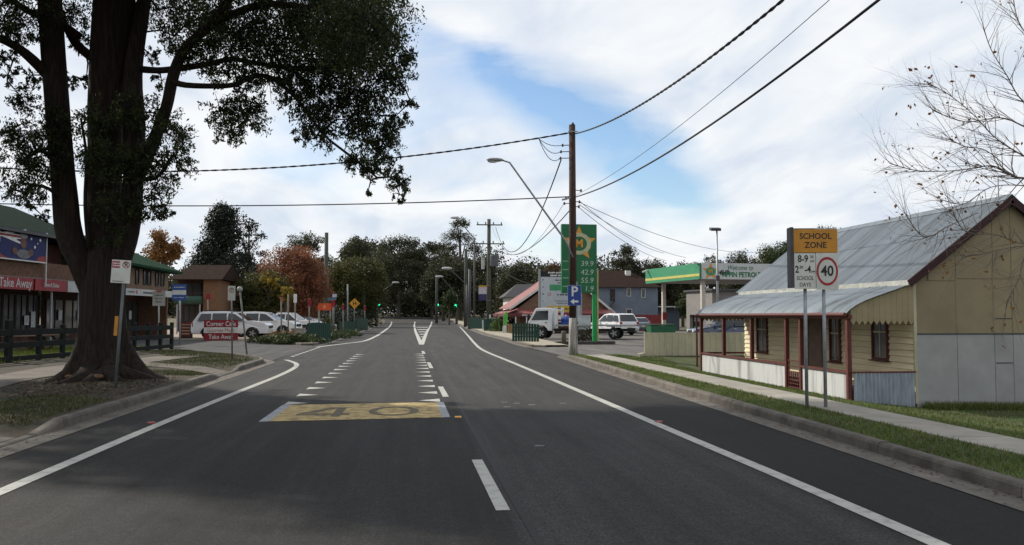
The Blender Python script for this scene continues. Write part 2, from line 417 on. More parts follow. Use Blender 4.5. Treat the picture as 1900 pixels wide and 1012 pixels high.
for i in range(k):
    a = 2 * math.pi * i / k; vs += [(-.31 + .44 * math.cos(a), 15.5 + .72 * math.sin(a), .010), (-.31 + .30 * math.cos(a), 15.5 + .56 * math.sin(a), .010)]
ring.add(vs, [(2 * i, 2 * i + 1, (2 * i + 3) % (2 * k), (2 * i + 2) % (2 * k)) for i in range(k)]).build('numeral', patch_d, road, recalc=False)
four = MB()
four.poly([(-1.36, 14.75, .010), (-1.20, 14.75, .010), (-1.17, 16.2, .010), (-1.33, 16.2, .010)])
four.poly([(-1.95, 14.98, .010), (-1.36, 14.98, .010), (-1.36, 15.22, .010), (-1.95, 15.22, .010)])
four.poly([(-1.20, 14.98, .010), (-1.05, 14.98, .010), (-1.05, 15.22, .010), (-1.20, 15.22, .010)])
four.poly([(-1.95, 15.22, .010), (-1.74, 15.22, .010), (-1.33, 16.05, .010), (-1.335, 16.2, .010), (-1.45, 16.2, .010)])
four.build('numeral', patch_d, road, recalc=False)
# painted island opening ahead
ribbon([(.54, 50), (.36, 90), (.35, 137), (.6, 190)], .26).build('island_line', line_paint, road, recalc=False)
ribbon([(.56, 50), (1.55, 90), (2.9, 137), (4.3, 190)], .26, .009).build('island_line', line_paint, road, recalc=False)
for y in (68, 77, 88, 102, 120):
    a = .46 - .0015 * (y - 50); b = .6 + (y - 50) * .0255
    ribbon([(a + .25, y), (b - .2, y)], y * y / 2720 * 1.25).build('island_bar', line_paint, road, recalc=False)
tar = flat('tar_seam', (.007, .007, .007), .75)
ribbon(smooth_pts([(.98, -3), (.97, 4), (.93, 9), (.90, 13), (.87, 20), (.80, 30), (.68, 44)]), .06, .004).build('tar_seam', tar, road, recalc=False)
ribbon([(.75, 44.2), (3.3, 43.8)], .35, .004).build('tar_seam', tar, road, recalc=False)
fleck = M('fleck_paint', (.13, .135, .14), .8)
for px, py in ((935, 747), (958, 749), (1043, 749), (1000, 828), (940, 756), (986, 752)):
    g = gnd(px, py); MB().poly([(g.x - .07, g.y - .05, .006), (g.x + .06, g.y - .06, .006), (g.x + .08, g.y + .03, .006), (g.x - .03, g.y + .07, .006)]).build('paint_fleck', fleck, road, recalc=False)
red_ref = flat('red_reflector', (.25, .03, .03), .3); yel_ref = flat('amber_reflector', (.6, .28, .03), .3)
for px, py, mt in ((281, 786, red_ref), (1222, 784, red_ref), (850, 775, yel_ref)):
    g = gnd(px, py); mb = MB(); mb.prism([(-.05, .004), (.05, .004), (.03, .022), (-.03, .022)], 'X', -.055, .055)
    mb.build('road_stud', mt, road, loc=(g.x, g.y, 0))

# kerbs: separate cast lengths
def kerb_run(name, pts, side, hgt, step=2.6, lo=None):
    root = structure(name); P = [Vector((p[0], p[1], 0)) for p in pts]; Q = [P[0]]
    for a, b in zip(P, P[1:]):
        k = max(1, round((b - a).length / step)); Q += [a + (b - a) * (i / k) for i in range(1, k + 1)]
    def nrm(i):
        d = (Q[min(i + 1, len(Q) - 1)] - Q[max(0, i - 1)]).normalized(); return Vector((d.y, -d.x, 0)) * side
    rng = random.Random(len(pts) * 7 + int(side))
    for i in range(len(Q) - 1):
        d = (Q[i + 1] - Q[i]).normalized(); g = .006
        h0, h1 = hgt(Q[i]), hgt(Q[i + 1]); jit = rng.uniform(-.006, .006)
        prof = lambda h: [(0, -.12), (.015, h - .04), (.035, h - .012), (.06, h), (.16, h), (.16, -.12)]
        vs = []; n = 6
        for p, nn, h in ((Q[i] + d * g, nrm(i), h0), (Q[i + 1] - d * g, nrm(i + 1), h1)):
            for u, z in prof(h): q = p + nn * u; vs.append((q.x, q.y, z + jit + hill(q.y)))
        m = MB(); m.add(vs, [tuple(range(n - 1, -1, -1)), tuple(range(n, 2 * n))] + [(j, (j + 1) % n, (j + 1) % n + n, j + n) for j in range(n)])
        m.build('kerb_stone', kerb_mat, root, smooth=False)
    v = []; f = []
    for i, p in enumerate(Q):
        n_ = nrm(i)
        for u, z in ((-.36, .0075), (.01, .0045)): q = p + n_ * u; v.append((q.x, q.y, z + hill(q.y)))
    f = [(2 * i, 2 * i + 1, 2 * i + 3, 2 * i + 2) for i in range(len(Q) - 1)]
    MB().add(v, f).build('gutter', M(name + '_gutter', (.12, .108, .092), .9, .28, 2, .4, 80), root, recalc=False)
    return root
kerb_run('kerb_right', [(xr(y), y) for y in (-6, 0, 7.5, 15.3, 26, 34.5)] + [(6.45, 35.6), (6.9, 36.2)], 1, lambda p: .14 if p.y < 34 else .09)
def lk(p):
    y = p.y
    if y < 12.9: return .03
    if y < 13.8: return .03 + (y - 12.9) / .9 * .12
    if y < 23.6: return .15
    if y < 24.6: return .15 - (y - 23.6) * .12
    if y < 26.6: return .03
    if y < 27.6: return .03 + (y - 26.6) * .12
    return .15
kerb_run('kerb_left', [(-5.2, -6), (-5.2, 12.9), (-5.2, 13.8), (-5.2, 23.6), (-5.2, 24.6), (-5.2, 26.6), (-5.2, 27.6), (-5.2, 31.5), (-5.45, 32.8), (-6.1, 34.3), (-7.0, 36.1), (-9, 39.0), (-11.2, 42.3), (-15, 47)], -1, lk, 2.4)
kerb_run('kerb_left_far', [(-16, 57.6), (-12.5, 55.9), (-9.6, 54.6), (-7.6, 52), (-6.2, 49.6), (-5.4, 49.2), (-5.25, 51), (-5.25, 60), (-5.28, 75), (-5.4, 95), (-5.8, 140), (-6.2, 190)], -1, lambda p: .14, 5)
kerb_run('kerb_right_far', [(6.9, 44.6), (6.3, 45.2), (6.2, 50), (6.45, 59), (6.3, 74), (7.2, 109), (8.7, 168), (10.2, 228)], 1, lambda p: .14, 5)

# right-hand verge and path
vr = [(5.5, .10), (6.8, .115), (7.75, .085), (8.6, -.05), (9.9, -.25), (11.6, -.43), (14, -.48), (60, -.55)]
def zr(x, y):
    z = lerp_pts(vr, x)
    k = sstep(29, 34.5, y); return z * (1 - k) + k * (.09 if x < 8.6 else .02)
xsR = [0, .25, .5, 1.0, 1.6, 2.2, 2.8, 3.4, 4.0, 4.8, 5.6, 6.5, 8, 11, 18, 40]
rows = [-12, -4] + [i * 1.5 for i in range(0, 24)] + [35.2]
v = []; f = []; n = len(xsR)
for y in rows:
    for u in xsR: x = xr(y) + .15 + u; v.append((x, y, zr(x, y)))
for r in range(len(rows) - 1):
    for i in range(n - 1): f.append((r * n + i, r * n + i + 1, (r + 1) * n + i + 1, (r + 1) * n + i))
verge_mat = M('verge_turf', (.035, .055, .014), .95, .35, 1.6, .9, 45, col2=(.08, .08, .032), thr=(.4, .75))
MB().add(v, f).build('verge_right', verge_mat, recalc=False, smooth=True)['kind'] = 'structure'
path_r = structure('footpath_right')
def px0(y): return 6.86
y = -6.0; i = 0
while y < 33.5:
    L_ = 1.5; a, b = px0(y), px0(y + L_); wa, wb = .84, .84
    za = zr(a + .3, y) + .024; zb = zr(b + .3, y + L_) + .024; t = .008
    vs = [(a, y + t, za), (a + wa, y + t, za), (b + wb, y + L_ - t, zb), (b, y + L_ - t, zb)]
    vs += [(p[0], p[1], p[2] - .12) for p in vs]
    MB().add(vs, [(0, 1, 2, 3), (7, 6, 5, 4), (0, 4, 5, 1), (1, 5, 6, 2), (2, 6, 7, 3), (3, 7, 4, 0)]).build('paving_slab', slab_mat, path_r)
    y += L_
# petrol station forecourt
fore_mat = asphalt('forecourt_asphalt', .10, (1.05, .98, .92))
grid_sheet('forecourt', [(y, xr(y) - .01 if y < 45 else 8.4, 46) for y in (34.6, 36, 38, 41, 44.9, 45, 55, 70, 86)], fore_mat, 10, lambda x, y: .012 if x < 7 else .03)
# concrete strip along the kerb beyond the driveway
grid_sheet('footpath_right_far', [(y, xr(y) + .14, xr(y) + 2.1) for y in (45.2, 52, 60, 75, 95, 120, 160, 225)], M('sandy_path', (.28, .25, .19), .9, .2, 1.2, .4, 40), 3, lambda x, y: .12 + hill(y))

# left-hand verge
kl_tab = [(-10, -5.36), (31.5, -5.36), (32.8, -5.6), (34.3, -6.25), (36.1, -7.15), (39, -9.15), (42.3, -11.35), (47, -15.1)]
def zl(x, y):
    base = lk(Vector((0, y, 0))) - .03
    d = -5.36 - x
    z = base + (.12 - base) * sstep(0, 1.6, d)
    z += .10 * math.exp(-((x + 7.4) ** 2 / 3.2 + (y - 21.6) ** 2 / 5)) + .08 * sstep(3, 8, d)
    return z
soilL = M('verge_soil', (.020, .020, .009), .95, .3, .9, .9, 30, col2=(.046, .031, .018), thr=(.38, .62))
rows = [-8, 0, 4] + [7 + .8 * i for i in range(50)]
v = []; f = []; us = [0, .2, .5, .9, 1.3, 1.7, 2.1, 2.6, 3.1, 3.6, 4.2, 5, 6, 8, 11, 16, 26]; n = len(us)
for y in rows:
    for u in us: x = lerp_pts(kl_tab, y) + .01 - u; v.append((x, y, zl(x, y)))
for r in range(len(rows) - 1):
    for i in range(n - 1): f.append((r * n + i + 1, r * n + i, (r + 1) * n + i, (r + 1) * n + i + 1))
MB().add(v, f).build('verge_left', soilL, recalc=False, smooth=True)['kind'] = 'structure'
path_l = structure('footpath_left')
pathL_mat = M('old_slab', (.115, .098, .08), .9, .22, 1.3, .5, 60, island=.1)
def slab_l(q, name='paving_slab'):
    vs = [(x, y, zl(x, y) + .025) for x, y in q]; vs += [(p[0], p[1], p[2] - .1) for p in vs]
    MB().add(vs, [(0, 1, 2, 3), (7, 6, 5, 4), (0, 4, 5, 1), (1, 5, 6, 2), (2, 6, 7, 3), (3, 7, 4, 0)]).build(name, pathL_mat, path_l)
for i in range(13):
    y = 14.5 + 1.5 * i; c = -9.1 - .18 * max(0, min(i, 8)) * .6 + .25 * max(0, i - 8); c2 = -9.1 - .18 * max(0, min(i + 1, 8)) * .6 + .25 * max(0, i - 7)
    slab_l([(c - .75, y + .01), (c + .75, y + .01), (c2 + .75, y + 1.49), (c2 - .75, y + 1.49)])
A = [(-9.3, 29.8), (-8.3, 28.6), (-7.2, 27.5), (-6.3, 26.6), (-5.4, 25.8)]
for (x0, y0), (x1, y1) in zip(A, A[1:]):
    slab_l([(x0, y0 - .75), (x1 - .015, y1 - .75), (x1 - .015, y1 + .75), (x0, y0 + .75)])
for i in range(3):
    slab_l([(-5.38 - 1.4 * (i + 1) + .01, 8.2), (-5.38 - 1.4 * i, 8.2), (-5.38 - 1.4 * i, 12.6), (-5.38 - 1.4 * (i + 1) + .01, 12.6)], 'driveway_slab')
# side street and the car park beyond it
side_mat = asphalt('side_street_asphalt', .05, (1, .98, .95))
lowk = [(-5.2, 33.2), (-5.45, 33.0), (-6.1, 34.45), (-7.0, 36.25), (-9, 39.15), (-11.2, 42.45), (-15, 47.2), (-24, 53), (-45, 60)]
uppk = [(-5.2, 49.3), (-5.45, 49.25), (-6.2, 49.6), (-7.6, 52), (-9.6, 54.6), (-12.5, 55.9), (-16, 57.6), (-26, 62), (-47, 70)]
v = []; n = 7
for (a, b), (c, d) in zip(lowk, uppk):
    for i in range(n): t = i / (n - 1); x, y = a + (c - a) * t, b + (d - b) * t; v.append((x, y, hz(x, y) + .004))
MB().add(v, [(r * n + i + 1, r * n + i, (r + 1) * n + i, (r + 1) * n + i + 1) for r in range(len(lowk) - 1) for i in range(n - 1)]).build('side_street', side_mat, recalc=False)['kind'] = 'structure'
park_mat = M('car_park_paving', (.24, .19, .15), .9, .2, .8, .4, 30)
low2 = [(-5.4, 49.4), (-6.2, 49.75), (-7.6, 52.15), (-9.6, 54.75), (-12.5, 56.05), (-16, 57.75), (-26, 62.2), (-47, 70.2)]
v = []
for x, y in low2:
    for i in range(n): yy = y + (110 - y) * i / (n - 1); v.append((x, yy, max(hz(x, yy), .1) + .03))
MB().add(v, [(r * n + i + 1, r * n + i, (r + 1) * n + i, (r + 1) * n + i + 1) for r in range(len(low2) - 1) for i in range(n - 1)]).build('car_park', park_mat, recalc=False)['kind'] = 'structure'

# ------------------------------------------------------------------ grass blades and leaf litter (nobody could count them)
RNG = np.random.default_rng(5)
def np_mesh(name, verts, k, mat, parent=None, smooth=False):
    """verts (n*k, 3): n separate k-gons"""
    n = len(verts) // k; me = bpy.data.meshes.new(name)
    me.vertices.add(n * k); me.vertices.foreach_set('co', np.asarray(verts, np.float32).ravel())
    me.loops.add(n * k); me.loops.foreach_set('vertex_index', np.arange(n * k, dtype=np.int32))
    me.polygons.add(n); me.polygons.foreach_set('loop_start', np.arange(0, n * k, k, dtype=np.int32))
    try: me.polygons.foreach_set('loop_total', np.full(n, k, np.int32))
    except Exception: pass
    me.update(calc_edges=True); me.validate(); me.materials.append(mat)
    return place(me, name, parent)
def blades(name, label, pts, hgt, wid, mat):
    n = len(pts); a = RNG.uniform(0, 2 * np.pi, n); h = hgt * RNG.uniform(.5, 1.3, n); w = wid * RNG.uniform(.7, 1.3, n)
    dx = np.stack([np.cos(a), np.sin(a), np.zeros(n)], 1) * w[:, None] / 2
    ln = RNG.normal(0, .45, (n, 2)) * h[:, None]
    tip = pts + np.stack([ln[:, 0], ln[:, 1], h], 1)
    V = np.stack([pts - dx, pts + dx, tip], 1).reshape(-1, 3)
    o = np_mesh(name, V, 3, mat); o['kind'] = 'stuff'; tag(o, label, 'grass'); return o
turf = leaf_mat('turf_blades', [(.058, .092, .018), (.09, .135, .028), (.125, .155, .042), (.17, .16, .07)], .25, .8)
def vnoise(x, y): return np.sin(x * 1.7 + 1.3 * np.sin(y * .9)) * np.sin(y * 1.3 + 1.1 * np.sin(x * 1.1))
def scatter(n, xa, xb, ya, yb, zf, keep=None, bias=1.6):
    y = ya + (yb - ya) * RNG.random(n) ** bias; t = RNG.random(n)
    a = np.array([xa(q) for q in y]); b = np.array([xb(q) for q in y]); x = a + (b - a) * t
    if keep is not None:
        k = keep(x, y); x, y = x[k], y[k]
    return np.stack([x, y, np.array([zf(p, q) for p, q in zip(x, y)]) - .004], 1)
P1 = scatter(24000, lambda y: xr(y) + .2, lambda y: px0(y) - .02, 5.5, 34.5, zr, lambda x, y: RNG.random(len(x)) < .8 + .3 * vnoise(x * 2, y))
P2 = scatter(46000, lambda y: px0(y) + .86, lambda y: 9.95 if y > 18.8 else 17, 7, 34, zr)
blades('grass', 'short mown grass beside the right-hand footpath and cottage', np.concatenate([P1, P2]), .055, .018, turf)
P3 = scatter(5000, lambda y: 11.7, lambda y: 16.5, 18.3, 18.84, zr, bias=1)
blades('grass', 'taller tufts of grass along the foot of the grey gable wall', P3, .16, .02, turf)
turf2 = leaf_mat('verge_blades', [(.03, .045, .012), (.05, .068, .018), (.07, .078, .028), (.11, .095, .045)], .2, .85)
kL = lambda y: lerp_pts(kl_tab, y)
Q1 = scatter(13000, lambda y: -9.0, lambda y: kL(y) - .22, 12.8, 20.5, zl, lambda x, y: ((x + 6.6) ** 2 / 2.3 + (y - 15.6) ** 2 / 5.5 < 1 + .5 * vnoise(x * 2, y * 2)), 1)
Q2 = scatter(16000, lambda y: kL(y) - 3.0, lambda y: kL(y) - .2, 27.2, 40, zl, lambda x, y: RNG.random(len(x)) < .75 + .4 * vnoise(x, y), 1)
Q3 = scatter(7000, lambda y: -8.4, lambda y: kL(y) - .25, 23, 25.8, zl, lambda x, y: RNG.random(len(x)) < .6 + .4 * vnoise(x, y), 1)
Q4 = scatter(14000, lambda y: -16, lambda y: -10.9 + (y - 30) * .12, 24, 41, zl, lambda x, y: (x < -12.6 + .1 * (y - 30)), 1)
blades('grass', 'patchy dry grass on the verge around the big tree', np.concatenate([Q1, Q2, Q3]), .05, .02, turf2)
lime = leaf_mat('lush_blades', [(.10, .14, .02), (.15, .20, .03), (.18, .2, .05)], .3, .7)
blades('grass', 'bright green grass behind the dark timber fence', Q4, .16, .03, lime)
n = 5200; x = RNG.normal(-7.2, 1.35, n); y = RNG.normal(20.3, 2.6, n); k = (x < -5.55); x, y = x[k], y[k]; n = len(x)
c = np.stack([x, y, np.array([zl(p, q) for p, q in zip(x, y)]) + .012], 1); a = RNG.uniform(0, 6.28, n); s = RNG.uniform(.018, .05, n)
u = np.stack([np.cos(a), np.sin(a), RNG.uniform(-.35, .35, n)], 1) * s[:, None]; w = np.stack([-np.sin(a), np.cos(a), RNG.uniform(-.3, .3, n)], 1) * (s * .45)[:, None]
o = np_mesh('leaf_litter', np.stack([c - u, c - w, c + u, c + w], 1).reshape(-1, 3), 4, leaf_mat('litter_leaves', [(.025, .015, .009), (.05, .03, .017), (.09, .055, .03), (.20, .15, .10)], .1, .9))
o['kind'] = 'stuff'; tag(o, 'brown fallen leaves and bark scattered under the big tree', 'leaf litter')

# grit and fallen leaves gathered along both gutters
n = 2600; y = 5.5 + 30 * RNG.random(n) ** 1.3; side = RNG.random(n) < .5
xk = np.array([xr(q) for q in y]); x = np.where(side, xk - np.abs(RNG.normal(0, .16, n)) - .01, -5.18 + np.abs(RNG.normal(0, .16, n)))
c = np.stack([x, y, np.full(n, .014)], 1); a = RNG.uniform(0, 6.28, n); s = RNG.uniform(.008, .03, n)
u = np.stack([np.cos(a), np.sin(a), RNG.uniform(-.2, .2, n)], 1) * s[:, None]; w = np.stack([-np.sin(a), np.cos(a), RNG.uniform(-.2, .2, n)], 1) * (s * .5)[:, None]
o = np_mesh('gutter_litter', np.stack([c - u, c - w, c + u, c + w], 1).reshape(-1, 3), 4, leaf_mat('gutter_leaves', [(.03, .022, .015), (.07, .05, .03), (.13, .09, .05)], .1, .9))
o['kind'] = 'stuff'; tag(o, 'grit and small dead leaves along the gutters', 'leaf litter')
# ------------------------------------------------------------------ weatherboard cottage
CX, CW, RX, BX = 10.0, 11.59, 14.0, 16.45     # post line, front wall, ridge, back wall
CY0, CY1 = 18.86, 29.15
EAVE, APEX = 2.62, 4.46
cot = thing('cottage', 'cream weatherboard cottage with grey iron roof, red verandah posts and fibro gable', 'cottage', (CW, CY0, -.3))
iron = M('roof_iron', (.075, .088, .098), .55, .22, 1.3, .2, 20, metal=.15, stretch=(.45, 5, .45), col2=(.125, .152, .18), island=.15, thr=(.28, .55))
iron_v = M('verandah_iron', (.055, .065, .07), .55, .2, 1.3, .2, 20, metal=.15, stretch=(.7, 6, .7), col2=(.165, .195, .22), island=.14, thr=(.30, .5))
dark_maroon = M('dark_maroon_paint', (.035, .010, .012), .7, .2, 6)
maroon = M('maroon_paint', (.095, .024, .020), .6, .2, 6, .15, 60)
cream = M('cream_boards', (.66, .575, .375), .7, .10, 2.2, .2, 50, island=.07, stretch=(1, .4, 3))
cream_trim = M('cream_trim', (.42, .38, .26), .7, .15, 3)
fibro_u = M('tan_fibro', (.25, .205, .128), .85, .10, 1.2, .2, 40, island=.035)
fibro_l = M('grey_fibro', (.30, .30, .29), .85, .10, 1.4, .2, 40, island=.04)
fibro_w = M('white_fibro', (.25, .25, .245), .8, .15, 1.4, .2, 40, stretch=(1, 1.6, .12), col2=(.48, .49, .48), thr=(.38, .5), island=.04)
gap_shadow = flat('gap_shadow_dark', (.02, .018, .016), .9)
pane = M('curtained_glass', (.075, .08, .085), .12, .35, 4, stretch=(3, 6, .6), spec=.6)
def cb(name, mat, mb, **k): return mb.build(name, mat, cot, w=True, **k)
# core walls
c = MB(); c.prism([(CW + .03, -.65), (BX, -.65), (BX, EAVE), (RX, APEX - .06), (CW + .03, EAVE - .05)], 'Y', CY0 + .02, CY1); cb('wall', fibro_u, c)
# weatherboards on the street face
for i in range(17):
    z0 = -.02 + .15 * i
    b = MB(); b.prism([(CW + .03, z0), (CW - .034, z0), (CW + .004, z0 + .140), (CW + .03, z0 + .140)], 'Y', CY0 + .03, CY1 - .01); cb('weatherboard', cream, b)
b = MB(); b.box((CW + .012, CY0 + .005, 1.15), (.07, .06, 3.0)); cb('corner_stop', cream_trim, b)
b = MB(); b.box((CW - .03, (CY0 + CY1) / 2, 2.52), (.04, CY1 - CY0, .17)); cb('wall_plate', cream_trim, b)
b = MB(); b.box((CW + .026, (CY0 + CY1) / 2, 1.2), (.004, CY1 - CY0 - .1, 2.5)); cb('gap_shadow_sheet', gap_shadow, b)  # dark sheet added behind the board gaps to draw their shadow lines
# fibro sheets on the gable, with gaps for joints
def roof_z(x): return EAVE + (APEX - EAVE) * (x - CW) / (RX - CW) if x <= RX else APEX - (APEX - EAVE) * (x - RX) / (BX - RX)
def sheet_panel(mat, x0, x1, z0, z1):
    top = lambda x: min(z1, roof_z(x) - .10); g = .006
    pts = [(x0 + g, z0 + g), (x1 - g, z0 + g), (x1 - g, max(z0 + .02, top(x1 - g) - g))]
    if x0 < RX < x1 and z1 > APEX - .2: pts.append((RX, top(RX) - g))
    pts.append((x0 + g, max(z0 + .02, top(x0 + g) - g)))
    b = MB(); b.prism(pts, 'Y', CY0 - .010, CY0 + .02); cb('fibro_sheet', mat, b)
joints = [CW + .02, 12.64, 13.58, 14.05, 15.0, 15.7, BX]
for a, d in zip(joints, joints[1:]):
    sheet_panel(fibro_l, a, d, -.62, 1.25)
    if a < 12: sheet_panel(fibro_u, a, d, 1.27, 2.5); 
    else:
        sheet_panel(fibro_u, a, d, 1.27, 2.55)
        if min(roof_z(a), roof_z(d)) > 2.7 : sheet_panel(fibro_u, a, d, 2.55, 5)
sheet_panel(fibro_u, 11.95, 12.64, 2.5, 5)
b = MB(); b.box(((CW + BX) / 2, CY0 - .014, 1.26), (BX - CW, .012, .035)); cb('joint_strip', dark_steel, b)
for x in joints[1:-1]:
    b = MB(); b.box((x, CY0 - .013, 1.95 if x < 12.7 else 2.1), (.03, .01, 1.3 if x < 12.7 else 1.55)); cb('cover_strip', fibro_u, b)
for z in (1.62, .58):
    b = MB(); b.box((13.82, CY0 - .014, z), (.42, .010, .022)); cb('joint_strip', dark_steel, b)
# iron roof, sheet by sheet
def corrugated(y0, y1, prof, amp=.011, pitch=.105, thick=0):
    """prof: (x, z) points; corrugations run along the profile, waves across Y"""
    n = max(2, int(round((y1 - y0) / (pitch / 4)))); v = []; f = []
    for i in range(n + 1):
        y = y0 + (y1 - y0) * i / n; o = amp * math.sin(2 * math.pi * (y - y0) / pitch)
        for j, (x, z) in enumerate(prof):
            a = prof[max(0, j - 1)]; d = prof[min(len(prof) - 1, j + 1)]; dx, dz = d[0] - a[0], d[1] - a[1]; l = math.hypot(dx, dz)
            v.append((x - dz / l * o, y, z + dx / l * o))
    k = len(prof)
    for i in range(n):
        for j in range(k - 1): f.append((i * k + j, i * k + j + 1, (i + 1) * k + j + 1, (i + 1) * k + j))
    return MB().add(v, f)
rng = random.Random(3)
ya = CY0 - .16; W = .79; nS = 13; span = CY1 + .2 - ya; W = span / nS
slope = (APEX - EAVE) / (RX - CW)
def mainz(x): return EAVE + .04 + slope * (x - CW)
for i in range(nS):
    y0 = ya + W * i
    for j, (xa, xb) in enumerate(((CW - .22, 12.95), (12.85, RX))):
        e = .010 * j + rng.uniform(0, .006); w_ = rng.uniform(-.012, .012) if j == 0 else 0
        cb('roof_sheet', iron, corrugated(y0 - .03, y0 + W + .01, [(xa + w_, mainz(xa + w_) + e), ((xa + xb) / 2, mainz((xa + xb) / 2) + e), (xb, mainz(xb) + e)]), smooth=True, recalc=False)
    cb('roof_sheet', iron, corrugated(y0 - .03, y0 + W + .01, [(RX, mainz(RX)), (BX + .3, mainz(RX) - slope * (BX + .3 - RX))]), smooth=True, recalc=False)
b = MB(); b.prism([(RX - .16, mainz(RX) - .09), (RX, mainz(RX) + .035), (RX + .16, mainz(RX) - .09), (RX, mainz(RX) + .05)], 'Y', ya - .02, CY1 + .2); cb('ridge_cap', iron, b)
for s, xe in ((-1, CW - .2), (1, BX + .3)):
    b = MB(); b.bar((RX, ya - .01, APEX - .045), (xe, ya - .01, EAVE - .045 + (slope * .2 * -1 if s < 0 else -slope * .3)), .035, .17, (0, 0, 1)); cb('barge_board', dark_maroon, b)
b = MB(); b.box((CW - .21, (ya + CY1) / 2, EAVE - .17), (.03, CY1 - ya, .12)); cb('fascia', M('fascia_paint', (.36, .37, .34), .7, .2, 4), b)
# verandah roof with bull-nosed front
VP = [(CW - .06, 2.44), (11.1, 2.29), (10.65, 2.14), (10.35, 2.03), (10.14, 1.93), (9.98, 1.83), (9.885, 1.74)][::-1]
for i in range(nS):
    y0 = CY0 - .06 + (CY1 + .2 - CY0) / nS * i; w = (CY1 + .2 - CY0) / nS; e = rng.uniform(0, .02)
    cb('verandah_sheet', iron_v, corrugated(y0 - .03, y0 + w + .01, [(x, z + e) for x, z in VP], .012, .15), smooth=True, recalc=False)
b = MB(); b.box((CX, (CY0 + CY1) / 2 + .05, 1.66), (.09, CY1 - CY0 + .18, .10)); cb('verandah_beam', maroon, b, bevel=.008)
b = MB(); b.tube([(9.87, CY0 - .05, 1.715), (9.87, CY1 + .2, 1.70)], .045, 8); cb('gutter', maroon, b)
POSTS = [29.1, 26.92, 24.61, 22.22, 21.36, 18.92]
for y in POSTS:
    lo = .41 if y in (26.92, 24.61) else -.36
    b = MB(); b.box((CX, y, (1.62 + lo) / 2), (.105, .105, 1.62 - lo)); cb('verandah_post', maroon, b, bevel=.01)
b = MB(); b.box((CX + 1.5, CY1 - .02, 1.6), (.08, .08, .1)); 
for y in (29.1,):
    b.box((CX + .8, y, 1.66), (1.5, .07, .09)); b.box((CX + .8, y, .39), (1.5, .07, .06))
cb('end_rail', maroon, b)
for a, d, k in ((CY0 + .02, 21.33, 3), (22.25, CY1 - .02, 6)):
    for i in range(k):
        y0 = a + (d - a) / k * i; y1 = a + (d - a) / k * (i + 1)
        b = MB(); b.box((CX + .01, (y0 + y1) / 2, .005), (.035, y1 - y0 - .008, .71)); cb('low_wall_sheet', fibro_w, b)
    b = MB(); b.box((CX, (a + d) / 2, .385), (.11, d - a, .05)); cb('rail', maroon, b)
b = MB(); b.box(((CX + CW) / 2, CY0 + .6, -.06), (CW - CX - .05, .02, .2)); b.box(((CX + CW) / 2 + .02, (CY0 + CY1) / 2, -.03), (CW - CX - .06, CY1 - CY0 - .1, .06)); cb('verandah_floor', M('boards_floor', (.14, .11, .08), .8, .2, 4), b)
# gate
b = MB()
for z in (-.2, .5): b.box((CX, 21.79, z), (.03, .74, .03))
for i in range(6): b.box((CX, 21.47 + .128 * i, .15 if i in (0, 5) else .0), (.02, .02, .72 if i in (0, 5) else .42))
for z in (-.1, .0, .1, .2, .35): b.box((CX, 21.79, z), (.018, .7, .018))
cb('gate', maroon, b)
# corrugated end panel under the rail
n = 32; v = []; f = []
for i in range(n * 2 + 1):
    x = CX + .06 + (CW - CX - .1) * i / (n * 2); y = CY0 - .03 + .034 * math.sin(2 * math.pi * i / 4.0)
    zb = -.34 - .16 * i / (n * 2); v += [(x, y, zb - .05), (x, y, .37)]
f = [(2 * i, 2 * i + 2, 2 * i + 3, 2 * i + 1) for i in range(n * 2)]
cb('iron_panel', M('blue_grey_iron', (.34, .38, .43), .55, .2, 5, metal=.3, stretch=(3, 1, .4)), MB().add(v, f), smooth=True)
b = MB(); b.box(((CX + CW) / 2, CY0 - .005, .385), (CW - CX, .07, .035)); cb('rail', maroon, b)
# pointed boards filling the verandah end
k = 11
def vz(x):
    for (a, za), (d, zd) in zip(VP, VP[1:]):
        if a <= x <= d: return za + (zd - za) * (x - a) / (d - a)
    return VP[-1][1]
fill = M('tan_valance', (.30, .245, .145), .8, .1, 2, island=.05)
for i in range(k):
    x0 = CX + .02 + (CW - CX - .03) / k * i; x1 = CX + .02 + (CW - CX - .03) / k * (i + 1); xm = (x0 + x1) / 2
    pts = [(x0 + .002, 1.57), (xm, 1.475), (x1 - .002, 1.57), (x1 - .002, vz(x1) - .03), (x0 + .002, vz(x0) - .03)]
    b = MB(); b.prism(pts, 'Y', CY0 - .02, CY0 - .002); cb('valance_board', fill, b)
# small far-end valance
for i in range(k):
    x0 = CX + .02 + (CW - CX - .03) / k * i; x1 = x0 + (CW - CX - .03) / k; xm = (x0 + x1) / 2
    b = MB(); b.prism([(x0 + .002, 1.57), (xm, 1.475), (x1 - .002, 1.57), (x1 - .002, vz(x1) - .03), (x0 + .002, vz(x0) - .03)], 'Y', CY1 + .03, CY1 + .05); cb('valance_board', fill, b)
